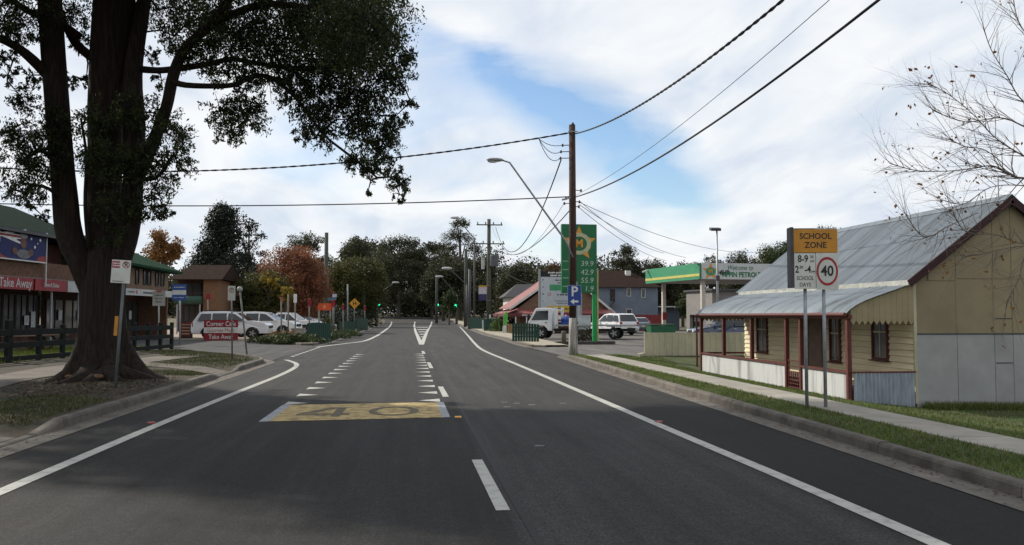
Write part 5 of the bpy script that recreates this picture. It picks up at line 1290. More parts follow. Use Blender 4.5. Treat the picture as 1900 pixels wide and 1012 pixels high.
# price sign
PSY = 48.6
pa, pb = at(1041, 418, PSY), at(1107, 546, PSY)
pc = (pa.x + pb.x) / 2; pw = pb.x - pa.x
ps = thing('price_sign', 'tall green petrol price sign with orange star behind the power pole', 'sign', (pc, PSY, .05), R(2))
sg = M('price_green', (.008, .125, .045), .4, .08, 2)
b = MB(); b.box((0, 0, (pa.z + pb.z) / 2), (pw, .30, pa.z - pb.z)); cab = b.build('cabinet', sg, ps, bevel=.02)
b = MB(); b.box((pw / 2 - .12, .02, 1.55), (.22, .2, 3.1)); b.build('post', M('post_green', (.012, .26, .07), .4, .08), ps); b = MB(); b.box((-.35, .12, 1.55), (.2, .2, 3.1)); b.build('post', M('post_green', (.012, .26, .07), .4, .08), ps)
b = MB(); b.box((pw / 2 + .07, .02, 2.1), (.08, .1, 4.2)); b.build('side_pole', M('pole_yellow', (.45, .38, .16), .5), ps)
zz = lambda py: at(1075, py, PSY).z - .05; xx = lambda px: at(px, 480, PSY).x - pc
b = MB(); b.poly(star5(xx(1073.5), zz(453), 1.03, -.155, .45)); b.build('star', org, cab)
ring_mesh((xx(1073.5), zz(453)), .70, .46, -.160, sz=.9).build('star_ring', M('ring_cream', (.42, .42, .25), .5), cab)
b = MB(); b.poly(disc(xx(1073.5), zz(453), .46, .41, -.158, 24)); b.build('star_disc', sg, cab)
text('M', .62, (xx(1073.5), -.163, zz(453)), org, cab, bold=.02)
prm = flat('price_digits', (.42, .50, .42), .5)
for s, py in (('39.9', 490), ('42.9', 506), ('55.9', 521), ('1.9', 536.5)): text(s, .42, (xx(1100), -.156, zz(py)), prm, cab, align='RIGHT', sx=1.05, shear=.12)
for py in (485.5, 501, 516.5, 532):
    b = MB(); b.box((xx(1048), -.153, zz(py)), (.34, .006, .05)); b.build('fuel_name', M('fuel_name', (.25, .4, .28), .5), cab)
b = MB(); b.prism([(-pw / 2 - .3, -.35), (pw / 2 + .9, -.35), (pw / 2 + 1.1, 0), (pw / 2 + .9, .35), (-pw / 2 - .3, .35)], 'Z', -.06, .16); b.build('footing', M('dark_footing', (.06, .055, .05), .9, .3, 6), ps)
# red roofed shop
rs0 = at(962, 600, 80)
pink = M('red_iron_roof', (.20, .065, .058), .6, .15, 3); pink2 = M('maroon_awning', (.10, .022, .026), .6, .15, 3); rsb = M('tan_brick', (.17, .105, .07), .9, .2, 5, .3, 30)
rs = thing('red_roof_shop', 'low brick shop with red iron roof and maroon verandah behind the truck', 'shop', (rs0.x, 80, .1))
wd = at(1132, 600, 80).x - rs0.x; ap = at(1046, 503, 80); ax = ap.x - rs0.x; az = ap.z
b = MB(); b.prism([(.1, 0), (wd, 0), (wd, 2.3), (ax, az - .35), (.1, 2.35)], 'Y', 0, 9); b.build('wall', rsb, rs)
def slab3(a, c, y0, y1, th): return [(a[0], y0, a[1]), (c[0], y0, c[1]), (c[0], y1, c[1]), (a[0], y1, a[1]), (a[0], y0, a[1] - th), (c[0], y0, c[1] - th), (c[0], y1, c[1] - th), (a[0], y1, a[1] - th)]
QF = [(0, 1, 2, 3), (7, 6, 5, 4), (0, 4, 5, 1), (1, 5, 6, 2), (2, 6, 7, 3), (3, 7, 4, 0)]
b = MB(); b.add(slab3((-.9, 2.28), (ax, az), -.4, 9.4, .07), QF); b.build('roof', pink, rs)
b = MB(); b.add(slab3((ax, az), (wd + .4, 1.9), -.4, 9.4, .07), QF); b.build('roof', pink, rs)
b = MB(); b.bar((-.9, -.42, 2.15), (ax, -.42, az - .13), .05, .2, (0, 0, 1)); b.bar((ax, -.42, az - .13), (wd + .4, -.42, 1.77), .05, .2, (0, 0, 1)); b.build('barge_board', trim_w, rs)
b = MB(); b.add(slab3((-1.5, 1.72), (-.2, 2.2), -2.0, 9, .06), QF); b.add([(-1.5, -2.0, 1.72), (wd, -2.0, 1.72), (wd, -.1, 2.2), (-.2, -.1, 2.2)], [(0, 1, 2, 3)]); b.build('verandah_roof', pink, rs)
b = MB(); b.box((wd / 2 - .75, -2.02, 1.60), (wd + 1.5, .05, .28)); b.box((-1.52, 3.5, 1.60), (.05, 11, .28)); vf = b.build('fascia', pink2, rs)
smudge(vf, 1.2, 1.6, 2.2, .11, -2.05, wht, 5)
for x in (-1.4, -.5, .5, 3, 5.5): b = MB(); b.box((x, -1.95, .75), (.1, .1, 1.6)); b.build('verandah_post', trim_w, rs)
tim = M('honey_timber', (.30, .18, .09), .8, .2, 5)
for i in range(9): b = MB(); b.box((-1.4 + .26 * i, -1.98, .4), (.2, .03, .8)); b.build('picket', tim, rs)
frame_window(rs, 1.2, 2.6, .5, 1.5, -.04, bars=2)
# shop directory board
d0, d1 = at(1003, 505, 63), at(1076, 600, 63)
db = thing('directory_board', 'white shop directory board with black header behind the truck', 'sign', ((d0.x + d1.x) / 2, 63, .05)); dw = d1.x - d0.x; dz = lambda py: at(1040, py, 63).z - .05
b = MB(); b.box((0, 0, (dz(504) + dz(598)) / 2), (dw, .2, dz(504) - dz(598))); pn = b.build('panel', M('board_white', (.42, .44, .47), .5, .08), db)
b = MB(); b.box((-dw / 2 - .08, 0, dz(500) / 2), (.14, .14, dz(500))); b.build('post', steel, db); b = MB(); b.box((dw / 2 + .08, 0, dz(500) / 2), (.14, .14, dz(500))); b.build('post', steel, db)
b = MB(); b.box((0, -.105, dz(509)), (dw, .012, dz(504) - dz(514.5))); h_ = b.build('header', black, db); smudge(h_, .1, dz(506.5), dw * .7, .13, -.114, wht, 6); smudge(h_, .2, dz(511.5), dw * .65, .15, -.114, wht, 7)
b = MB(); b.box((.25, -.106, dz(534)), (dw * .72, .012, dz(529) - dz(540))); b.build('green_row', M('row_green', (.05, .25, .11), .5), db)
text('O', .34, (-dw / 2 + .65, -.106, dz(547)), red, pn)
for i, (py, ww, hh) in enumerate(((520.5, 1.4, .11), (525.5, 1.1, .11), (547, 1.1, .16), (559, 1.5, .06), (563, 1.2, .06))): smudge(pn, .3, dz(py), ww, hh, -.104, ink, 20 + i)
for i in range(4): smudge(pn, -dw / 2 + .2, dz(520 + 13 * i), .14, .14, -.104, ink, 40 + i)
b = MB(); b.box((.1, -.108, dz(573.5)), (dw * .75, .014, dz(568) - dz(579))); yb = b.build('yellow_row', M('row_yellow', (.5, .32, .03), .5), db); smudge(yb, .1, dz(573.5), dw * .6, .12, -.117, ink, 9)
b = MB(); b.box((.15, -.108, dz(589)), (dw * .6, .014, dz(580) - dz(598))); rb = b.build('red_row', sign_red, db); smudge(rb, .2, dz(589), dw * .5, .42, -.117, wht, 10)
# grey-blue two-storey building
g0, g1 = at(1108, 600, 95), at(1221, 600, 95)
gb_ = thing('blue_building', 'two-storey grey-blue building with brown hipped roof behind the red fence', 'building', (g0.x, 95, .0)); gw = g1.x - g0.x
gx_ = lambda px: at(px, 550, 95).x - g0.x; gz_ = lambda py: at(1165, py, 95).z
b = MB(); b.box((gw / 2, 5, 2.45), (gw, 10, 4.9)); b.build('wall', M('blue_grey_render', (.15, .18, .225), .85, .1, 1.5), gb_)
b = MB(); b.add([(-.5, -.5, 4.85), (gw + .4, -.5, 4.85), (gw + .4, 10.5, 4.85), (-.5, 10.5, 4.85), (1.2, 5, 6.95), (gw - 2.2, 5, 6.95)], [(0, 1, 5, 4), (1, 2, 5), (2, 3, 4, 5), (3, 0, 4), (0, 3, 2, 1)]); b.build('roof', brown_roof, gb_)
b = MB(); b.box((gx_(1180), 3.6, 6.6), (.6, .5, .6)); b.build('chimney', trim_w, gb_)
for p0, p1, y0, y1 in ((1163, 1170, 535, 550), (1190, 1197, 536, 552), (1162, 1172, 574, 589)): frame_window(gb_, gx_(p0), gx_(p1), gz_(y1), gz_(y0), -.04, (trim_w, shop_glass))
b = MB(); b.box((gx_(1136.5), -.03, gz_(548)), (.55, .08, 1.35)); b.build('door', dark_frame, gb_)
b = MB(); b.bar((gx_(1138), -.5, gz_(560)), (gx_(1116), -.5, gz_(585)), .9, .08); b.bar((gx_(1138), -.9, gz_(551)), (gx_(1116), -.9, gz_(576)), .05, .05); b.build('stair', dark_steel, gb_)
b = MB(); b.box((gw + 1.4, 4, 1.3), (2.8, 6, 2.6)); b.build('annexe', M('blue_grey_annexe', (.09, .11, .14), .85, .1), gb_); b = MB(); b.box((gw + 1.4, 3.8, 2.65), (3.2, 7, .12)); b.build('annexe_roof', trim_w, gb_)
rf0 = at(1152, 600, 90); rfl = at(1238, 600, 90).x - rf0.x
rf = thing('red_fence', 'dark red paling fence in front of the grey-blue building', 'fence', (rf0.x, 90, .03)); rfm = M('red_paling', (.17, .022, .022), .7, .12, 3, island=.1)
for i in range(int(rfl / .28)): b = MB(); b.box((.14 + .28 * i, 0, .85), (.265, .03, 1.7)); b.build('paling', rfm, rf)
b = MB(); b.box((rfl / 2, .05, 1.1), (rfl, .05, .08)); b.box((rfl / 2, .05, .35), (rfl, .05, .08)); b.build('rail', rfm, rf)
# white house glimpsed above the red roof
wh = at(958, 560, 105); t = thing('distant_house', 'small dark roofed house with white railing behind the red roofed shop', 'house', (wh.x, 105, 0)); b = MB(); b.box((1.5, 3, 2.0), (5, 6, 4)); b.build('wall', trim_w, t); b = MB(); b.add([(-1.6, -.6, 3.9), (4.6, -.6, 3.9), (4.6, 6.6, 3.9), (-1.6, 6.6, 3.9), (.4, 3, 5.6), (2.6, 3, 5.6)], [(0, 1, 5, 4), (1, 2, 5), (2, 3, 4, 5), (3, 0, 4), (0, 3, 2, 1)]); b.build('roof', flat('slate_roof', (.035, .035, .04), .8), t); frame_window(t, -.5, 1.2, 2.2, 3.4, -.04, bars=2)
# ------------------------------------------------------------------ vehicles (local x forward, y left)
def paint(name, col): return M(name, col, .25, .04, 2, coat=.6, spec=.5)
white_car = paint('white_car_paint', (.62, .63, .64)); car_glass = glass_mat('car_glass', (.012, .015, .017), .04)
alloy = M('alloy', (.35, .35, .36), .35, .1, metal=.6); lamp_red = flat('tail_red', (.3, .015, .015), .25); lamp_w = flat('headlamp', (.6, .62, .62), .15); chrome = M('chrome', (.5, .5, .5), .2, .05, metal=.9)
def wheel(parent, x, y, r, wd=.22):
    t = MB(); t.lathe([(r * .62, -wd / 2), (r * .93, -wd / 2), (r, -wd * .32), (r, wd * .32), (r * .93, wd / 2), (r * .62, wd / 2)], (x, y, r), 22, 'Y'); w = t.build('wheel', rubber, parent, smooth=True)
    s = 1 if y > 0 else -1; q = MB(); q.lathe([(r * .64, wd * .2 * s), (r * .64, wd * .42 * s), (r * .5, wd * .40 * s), (.04, wd * .36 * s)], (x, y, r), 18, 'Y')
    for i in range(5):
        a = 2 * math.pi * i / 5; q.bar((x, y + s * wd * .44, r), (x + r * .58 * math.cos(a), y + s * wd * .44, r + r * .58 * math.sin(a)), r * .2, .03, (0, 1, 0))
    q.build('rim', alloy, w)
def arch(cx, r, z, n=9): return [(cx - r * math.cos(math.pi * i / n), z + r * math.sin(math.pi * i / n) * 1.0) for i in range(n + 1)]
def vehicle(name, label, cat, loc, rz, mat, prof_top, wheels, wr, hw, belt, roof_hw, sides, front=None, rear=None, rails=False, group=None):
    """prof_top: outline from the rear bottom over the roof to the front bottom (x, z)"""
    t = thing(name, label, cat, loc, rz, group)
    zb = prof_top[0][1]; low = []
    for cx in sorted(wheels, reverse=True):
        k = [(x, z) for x, z in arch(cx, wr * 1.22, wr * .95)][::-1]; low += [(k[0][0], zb)] + k + [(k[-1][0], zb)]
    out = list(prof_top) + low; ztop = max(z for _, z in out)
    def w(z): return hw * (1 - .03 * max(0, (.55 - z) / .4)) if z <= belt else hw - (hw - roof_hw) * ((z - belt) / (ztop - belt)) ** 1.1
    n = len(out); v = [(x, w(z), z) for x, z in out] + [(x, -w(z), z) for x, z in out]
    b = MB(); b.add(v, [tuple(range(n)), tuple(range(2 * n - 1, n - 1, -1))] + [(i, i + n, (i + 1) % n + n, (i + 1) % n) for i in range(n)])
    b.build('body', mat, t, bevel=.045, seg=2)
    u = MB(); u.box(((wheels[0] + wheels[-1]) / 2, 0, zb + .12), (abs(prof_top[-1][0] - prof_top[0][0]) * .9, hw * 1.5, .26)); u.build('underbody', black, t)
    for poly in sides:
        for s in (1, -1):
            g = MB(); g.add([(x, s * (w(z) + .006), z) for x, z in poly], [tuple(range(len(poly)))]); g.build('side_window', car_glass, t)
    def cross(a, c, ins, nm, off):
        (x0, z0), (x1, z1) = a, c; dx, dz = x1 - x0, z1 - z0; l = math.hypot(dx, dz); nx_, nz_ = dz / l * off, -dx / l * off
        g = MB(); g.poly([(x0 + nx_, w(z0) - ins, z0 + nz_), (x1 + nx_, w(z1) - ins, z1 + nz_), (x1 + nx_, -w(z1) + ins, z1 + nz_), (x0 + nx_, -w(z0) + ins, z0 + nz_)]); g.build(nm, car_glass, t)
    if front: cross(*front, .09, 'windscreen', .012)
    if rear: cross(*rear, .10, 'rear_window', .012)
    for cx in wheels:
        for s in (1, -1): wheel(t, cx, s * (hw - .10), wr)
    xf = max(x for x, _ in prof_top); xb = min(x for x, _ in prof_top)
    for s in (1, -1):
        g = MB(); g.box((xf - .12, s * (hw - .22), belt - .22), (.22, .34, .16)); g.build('headlight', lamp_w, t, bevel=.03)
        g = MB(); g.box((xb + .06, s * (hw - .12), belt - .12), (.14, .2, .34)); g.build('tail_light', lamp_red, t, bevel=.03)
        g = MB(); g.box((wheels[-1] - .55 if wheels[-1] > 0 else .5, s * (hw + .1), belt + .08), (.12, .2, .15)); g.build('mirror', mat, t, bevel=.03)
        if rails: g = MB(); g.bar((-1.7, s * (roof_hw - .06), ztop + .04), (.1, s * (roof_hw - .06), ztop + .05), .04, .04); g.build('roof_rail', black, t)
        for xd in (-.35, .55): g = MB(); g.box((xd, s * (hw + .012), belt - .10), (.18, .03, .035)); g.build('door_handle', chrome, t)
    g = MB(); g.box((xf - .02, 0, belt - .28), (.08, hw * 1.0, .18)); g.build('grille', black, t); g = MB(); g.box((xb + .01, 0, .62), (.03, .36, .12)); g.build('number_plate', M('plate_yellow', (.5, .45, .2), .5), t)
    return t
WAG = [(-2.40, .36), (-2.46, .55), (-2.44, .95), (-2.34, 1.12), (-1.98, 1.70), (-1.75, 1.77), (-.5, 1.80), (.30, 1.72), (1.12, 1.18), (1.6, 1.13), (2.2, 1.02), (2.40, .85), (2.45, .6), (2.38, .36)]
WS = [[(-2.05, 1.16), (-1.22, 1.16), (-1.22, 1.64), (-1.86, 1.62)], [(-1.12, 1.14), (-.22, 1.14), (-.22, 1.66), (-1.12, 1.65)], [(-.13, 1.14), (.98, 1.14), (.30, 1.60), (-.13, 1.66)]]
UTE = [(-2.60, .50), (-2.62, .60), (-2.62, 1.10), (-.86, 1.12), (-.74, 1.72), (-.55, 1.77), (.30, 1.74), (1.05, 1.2), (1.5, 1.15), (2.25, 1.05), (2.45, .85), (2.5, .6), (2.42, .42)]
US = [[(-.66, 1.16), (-.02, 1.16), (-.02, 1.64), (-.6, 1.64)], [(.07, 1.16), (.92, 1.16), (.32, 1.62), (.07, 1.64)]]
HAT = [(-2.0, .30), (-2.08, .5), (-2.05, .9), (-1.85, 1.02), (-1.45, 1.38), (-1.1, 1.44), (-.1, 1.45), (.95, .98), (1.8, .85), (2.05, .7), (2.08, .45), (2.0, .30)]
HS = [[(-1.35, 1.02), (-.35, 1.0), (-.35, 1.36), (-1.15, 1.34)], [(-.27, 1.0), (.75, .99), (-.05, 1.36), (-.27, 1.37)]]
def car_at(px, Y, z=None):
    p = at(px, 600, Y); return (p.x, Y, hz(p.x, Y) + .04 if z is None else z)
vehicle('white_wagon', 'white seven-seat wagon parked side-on behind the red cafe board', 'car', car_at(433, 58.5), R(-3), white_car, WAG, [-1.42, 1.45], .36, .94, 1.05, .70, WS, ((1.12, 1.18), (.32, 1.70)), ((-1.98, 1.68), (-2.33, 1.13)), True)
vehicle('white_wagon', 'white wagon in the car park row, second nearest, behind the first white wagon', 'car', car_at(492, 63.5), R(-8), white_car, WAG, [-1.45, 1.55], .39, .94, 1.10, .72, WS, ((1.12, 1.18), (.32, 1.70)), None, False)
vehicle('white_pickup', 'white pickup with open tray furthest along the car park row', 'ute', car_at(536, 68), R(-12), white_car, UTE, [-1.5, 1.55], .40, .92, 1.12, .72, US, ((1.05, 1.2), (.32, 1.72)), ((-.74, 1.70), (-.85, 1.16)), False)
vehicle('dark_car', 'dark blue hatchback half hidden behind the white pickup', 'car', car_at(574, 73), R(-14), paint('dark_blue_paint', (.02, .025, .04)), HAT, [-1.3, 1.3], .32, .86, .95, .60, HS, ((.95, .98), (-.08, 1.43)), None)
vehicle('white_four_wheel_drive', 'white four-wheel drive seen from behind across the forecourt', 'car', (at(1139, 600, 71).x, 71, .05), R(108), white_car, WAG, [-1.42, 1.45], .36, .92, 1.05, .70, WS, ((1.12, 1.18), (.32, 1.70)), ((-1.98, 1.68), (-2.33, 1.13)), False)
vehicle('blue_hatchback', 'grey-blue hatchback parked beyond the white four-wheel drive', 'car', (at(1176, 600, 80).x, 80, .05), R(100), paint('grey_blue_paint', (.10, .13, .18)), HAT, [-1.3, 1.3], .32, .86, .95, .60, HS, ((.95, .98), (-.08, 1.43)), ((-1.45, 1.37), (-1.84, 1.03)))
vehicle('blue_car', 'dark blue car whose roof shows over the beige fence', 'car', (at(1345, 600, 49).x, 49, .05), R(175), paint('navy_paint', (.03, .045, .10)), HAT, [-1.3, 1.3], .32, .86, .95, .60, HS, ((.95, .98), (-.08, 1.43)), ((-1.45, 1.37), (-1.84, 1.03)))
# flatbed truck
ta, tb_ = at(986, 600, 60.5), at(1182, 600, 57.5)
TL = (tb_ - ta).length * 0 + math.hypot(tb_.x - ta.x, 3.0)
tr = thing('flatbed_truck', 'white flatbed truck parked across the petrol station driveway', 'truck', ((ta.x + tb_.x) / 2, 59, .06), math.atan2(60.5 - 57.5, ta.x - tb_.x))
f = TL / 2
cabp = [(f - 1.72, .55), (f - 1.75, 2.05), (f - 1.6, 2.14), (f - .62, 2.12), (f - .5, 2.06), (f - .10, 1.30), (f, 1.15), (f, .62), (f - .05, .5), (f - .42, .5), (f - .50, .72), (f - .68, .88), (f - .92, .92), (f - 1.16, .88), (f - 1.34, .72), (f - 1.42, .55)]
b = MB(); n = len(cabp); b.add([(x, .88 - .05 * max(0, z - 1.2), z) for x, z in cabp] + [(x, -.88 + .05 * max(0, z - 1.2), z) for x, z in cabp], [tuple(range(n)), tuple(range(2 * n - 1, n - 1, -1))] + [(i, i + n, (i + 1) % n + n, (i + 1) % n) for i in range(n)]); b.build('cab', white_car, tr, bevel=.05)
for s in (1, -1):
    g = MB(); g.add([(x, s * (.886 - .05 * max(0, z - 1.2)), z) for x, z in ((f - 1.45, 1.30), (f - .24, 1.28), (f - .60, 1.92), (f - 1.45, 1.95))], [(0, 1, 2, 3)]); g.build('side_window', car_glass, tr)
    g = MB(); g.box((f - 1.3, s * .9, 1.12), (.16, .03, .04)); g.build('door_handle', black, tr)
    g = MB(); g.box((f - .1, s * 1.02, 1.55), (.1, .16, .32)); g.build('mirror', black, tr, bevel=.02)
    g = MB(); g.box((f - .03, s * .6, .78), (.08, .36, .18)); g.build('headlight', lamp_w, tr, bevel=.02)
g = MB(); g.poly([(f - .085, .78, 1.32), (f - .085, -.78, 1.32), (f - .46, -.76, 2.02), (f - .46, .76, 2.02)]); g.build('windscreen', car_glass, tr)
g = MB(); g.box((f - .06, 0, .55), (.14, 1.74, .2)); g.build('bumper', M('bumper_grey', (.3, .3, .3), .5), tr, bevel=.03)
g = MB(); g.box((-.75, .36, .62), (TL - 2.0, .08, .16)); g.box((-.75, -.36, .62), (TL - 2.0, .08, .16)); g.box((-.2, .55, .52), (.8, .4, .35)); g.build('chassis', black, tr)
g = MB(); g.box((-1.0, 0, .95), (TL - 2.05, 1.95, .09)); g.build('tray', M('tray_grey', (.20, .20, .2), .6, .2, 4), tr, bevel=.015)
for s in (1, -1): g = MB(); g.box((-1.0, s * .985, .93), (TL - 2.0, .03, .09)); g.build('tray_rail', M('rail_pale', (.3, .3, .3), .6), tr)
g = MB()
for y in (-.9, .9): g.box((f - 2.02, y, 1.5), (.20, .08, 1.35))
for z in (1.2, 1.6, 2.0): g.box((f - 2.02, 0, z), (.06, 1.8, .06))
g.build('headboard', white_car, tr)
for x in (f - .92, -f + 1.45):
    for s in (1, -1): wheel(tr, x, s * .72, .40, .24)
g = MB(); g.box((-f + 1.45, .78, .86), (.95, .3, .03)); g.build('mudguard', black, tr)
g = MB(); g.box((-f + .3, .55, .62), (.5, .5, .3)); g.build('toolbox', black, tr, bevel=.02)
tm = tr.matrix_basis
def on_truck(x, y, z): a = tr.rotation_euler.z; return (tr.location.x + x * math.cos(a) - y * math.sin(a), tr.location.y + x * math.sin(a) + y * math.cos(a), tr.location.z + z)
o = MB(); o.ball((0, 0, .28), (.55, .4, .3), 12, 7); o.box((0, 0, .08), (1.1, .8, .16)); o = o.build('tarpaulin', M('blue_tarp', (.02, .06, .28), .5, .2, 4), smooth=True, loc=on_truck(f - 2.75, .3, .995)); tag(o, 'blue tarpaulin bundle on the truck tray behind the cab', 'tarpaulin')
t = thing('tool_chest', 'pale grey metal chest on the truck tray beside the power pole', 'box', on_truck(f - 3.95, .55, .995), tr.rotation_euler.z); b = MB(); b.box((0, 0, .12), (.75, .6, .95)); b.build('chest', M('chest_grey', (.42, .46, .46), .5), t, bevel=.02); b = MB(); b.box((0, 0, .60), (.78, .63, .05)); b.build('lid', M('chest_lid', (.5, .52, .52), .5), t)

# ------------------------------------------------------------------ signs on the left
grey_post = M('grey_post', (.13, .14, .14), .6, .15, 6, metal=.3)
def post_sign(name, label, base, top, Y, r=.03, cat='road sign', zb=.12, mat=None, group=None):
    """post from a ground pixel to a top pixel at depth Y"""
    t = thing(name, label, cat, base, 0, group); p = at(top[0], top[1], Y)
    b = MB(); b.tube([(0, 0, -.2), (p.x - base[0], 0, p.z - base[2])], r, 8); b.build('post', mat or grey_post, t, smooth=True); return t
def plate(t, px0, px1, py0, py1, Y, mat, ry=0.0, y=-.05, rz=0.0, name='plate', back=None):
    a, b = at(px0, py0, Y), at(px1, py1, Y); w, h = b.x - a.x, a.z - b.z
    m = MB(); m.box((0, 0, 0), (w, .012, h)); m.build
    o = m.build(name, mat, t, loc=((a.x + b.x) / 2 - t.location.x, y, (a.z + b.z) / 2 - t.location.z), rot=(0, ry, rz), bevel=.004); return o, w, h
g = gnd(213, 722, .12); t = post_sign('no_parking_sign', 'leaning grey post with white no-parking sign in front of the big tree', (g.x, g.y, .12), (232, 490), g.y, .032)
o, w, h = plate(t, 208.5, 243, 483, 526, g.y, sign_white, R(3))
b = MB(); b.box((-w * .27, -.008, h * .30), (w * .40, .004, h * .30)); b.build('red_block', M('faded_red', (.30, .07, .08), .6), o)
ring_mesh((w * .25, h * .30), w * .19, w * .15, -.0085, 24).build('ring', M('ring_red', (.32, .05, .07), .6), o); text('P', .14, (w * .25, -.009, h * .30), ink, o); b = MB(); b.bar((w * .12, -.010, h * .40), (w * .38, -.010, h * .20), .002, .02, (0, 0, 1)); b.build('slash', M('slash_red', (.32, .05, .07), .6), o)
smudge(o, -w * .25, h * .35, w * .34, .03, -.0115, wht, 31); smudge(o, -w * .25, h * .25, w * .34, .03, -.0115, wht, 32); smudge(o, -w * .1, -h * .42, w * .6, .016, -.008, ink, 33)
b = MB(); p = at(220, 605, g.y); b.box((p.x - g.x - .045, -.02, p.z - .12), (.075, .01, .42), ry=R(3)); b.build('marker_plate', M('marker_orange', (.45, .2, .03), .6), t)
# signs beyond the fence
for nm, lb, x, yb, yt, Y, (p0, p1, q0, q1), mt, ex in (
    ('bus_stop_sign', 'plain grey sign plate on a post behind the fence end', 295, 640, 541, 44, (284, 307, 540, 568), M('grey_plate', (.30, .29, .26), .6), None),
    ('information_sign', 'blue sign with white middle band beyond the fence end', 334, 640, 529, 50, (320, 346, 528, 558), M('info_blue', (.03, .075, .26), .5), 'band')):
    p = at(x, yb, Y); t = post_sign(nm, lb, (p.x, Y, hz(p.x, Y) + .03), (x, yt), Y, .05 if ex else .035, mat=M('post_grey_' + nm, (.3, .3, .3), .6))
    o, w, h = plate(t, p0, p1, q0, q1, Y, mt)
    if ex: 
        b = MB(); b.box((0, -.008, 0), (w * .96, .004, h * .28)); b.build('white_band', sign_white, o); smudge(o, 0, h * .32, w * .75, .05, -.008, sign_white, 51); smudge(o, 0, -h * .32, w * .75, .05, -.008, sign_white, 52)
    else:
        b = MB(); b.poly(disc(0, h * .5, w * .26, h * .12, -.008)); b.build('emblem', M('emblem_red', (.25, .1, .08), .6), o)
        for i in range(3): smudge(o, 0, h * (.2 - .22 * i), w * .6, .05, -.008, ink, 54 + i)
g = gnd(431, 668, .12); t = post_sign('no_parking_sign', 'slim no-parking sign on an upright post at the side street corner', (g.x, g.y, .12), (430, 531), g.y, .028)
o, w, h = plate(t, 423.5, 437, 531, 558, g.y, sign_white); ring_mesh((0, h * .2), w * .34, w * .26, -.0085, 20).build('ring', red, o); text('P', .14, (0, -.009, h * .2), ink, o)
g = gnd(459, 656, .1); t = post_sign('street_name_post', 'bare leaning metal post beside the slim no-parking sign', (g.x, g.y, .1), (445, 536), g.y, .035, mat=M('green_grey_post', (.16, .18, .16), .6))
o, w, h = plate(t, 434, 444, 540, 550, g.y, brick_d, name='blade_sign'); b = MB(); p = at(445, 537, g.y); b.ball((p.x - g.x, 0, p.z - .1), .12, 10, 6); b.build('cap', M('cap_grey', (.3, .32, .3), .6), t, smooth=True)
# cafe board and A-frame
c0, c1 = at(379, 594, 55.7), at(441, 632, 55.7); w = c1.x - c0.x; h = c0.z - c1.z; zb_ = c1.z
t = thing('cafe_board', 'red and white Corner Cafe board in front of the white wagon', 'sign board', ((c0.x + c1.x) / 2, 55.7, zb_), R(4))
for i, (z0, z1, mt) in enumerate(((.64, 1, sign_red), (.37, .64, sign_white), (0, .37, sign_red))):
    b = MB(); b.box((0, 0, h * (z0 + z1) / 2), (w, .05, h * (z1 - z0) - .004)); o = b.build('panel', mt, t)
    text(('Corner Cafe', 'Gourmet Meals', 'Take Away')[i], (.42, .32, .40)[i], (0, -.028, h * (z0 + z1) / 2 - .02), (wht, red, wht)[i], o, sx=.82)
for x in (-w * .4, w * .4): b = MB(); b.bar((x, .03, h * .95), (x, .5, 0), .05, .05); b.build('stay', dark_steel, t)
a = at(345, 628, 60); t = thing('sandwich_board', 'dark framed red menu sandwich board on the corner footpath', 'sign board', (a.x, 60, hz(a.x, 60) + .03), R(6)); h = 1.15
b = MB(); b.bar((0, -.25, 0), (0, 0, h), .78, .04, (0, 1, 0)); b.bar((0, .25, 0), (0, 0, h), .78, .04, (0, 1, 0)); b.build('frame', black, t)
b = MB(); b.bar((0, -.26, .12), (0, -.045, h - .06), .62, .03, (0, 1, 0)); o = b.build('menu', M('menu_red', (.12, .015, .015), .6), t)
for i in range(4):
    z = .3 + .2 * i; b = MB(); b.box((0, -.325 + .22 * z, z), (.5, .03, .05), rx=R(-12)); b.build('print', M('menu_cream', (.4, .33, .2), .6), t)
pu = at(409, 556, 78); t = thing('shade_umbrella', 'small red cafe umbrella behind the white wagon', 'umbrella', (pu.x, 78, .3)); b = MB(); b.lathe([(.02, 1.55 + .25), (.8, 1.5), (1.15, 1.15)], (0, 0, 0), 10); b.build('canopy', M('umbrella_red', (.22, .05, .05), .8), t); b = MB(); b.tube([(0, 0, 0), (0, 0, 1.8)], .03, 6); b.build('pole', steel, t)

FS = 'small signs along the left car park'
orange_sign = M('banner_orange', (.50, .07, .02), .6)
for nm, lb, x, yb, yt, Y, pl in (
    ('red_marker_sign', 'small red plate on a post left of the cafe board', 386, 628, 545, 59, (383, 391, 545, 556, sign_red)),
    ('red_marker_sign', 'faded red topped post before the white pickup', 522, 622, 552, 56, (520, 525, 552, 560, M('faded_red2', (.35, .12, .1), .6))),
    ('sign_post', 'bare thin post between the red topped post and white plate', 535, 620, 546, 58, None),
    ('white_marker_sign', 'narrow white plate on a post near the pickup bonnet', 548, 610, 546, 60, (545, 551, 546, 562, wht)),
    ('red_marker_sign', 'small red plate on a post left of the orange banner', 574, 622, 554, 58, (571, 578, 555, 568, sign_red)),
    ('stop_sign', 'dark red round-cornered plate right of the orange banner', 618, 618, 556, 67, (614.5, 621.5, 557, 570, sign_red)),
    ('red_marker_sign', 'thin red plate on a post left of the yellow diamond', 637, 618, 564, 70, (634.5, 638.5, 565, 576, sign_red)),
    ('red_marker_sign', 'small red plate on a post right of the yellow diamond', 677, 606, 567, 100, (675.5, 679, 568, 577, sign_red))):
    p = at(x, yb, Y); t = post_sign(nm, lb, (p.x, Y, hz(p.x, Y) + .05), (x, yt), Y, .045, group=FS, mat=M('post_' + nm, (.16, .15, .13), .7))
    if pl: plate(t, *pl[:4], Y, pl[4], y=-.06)
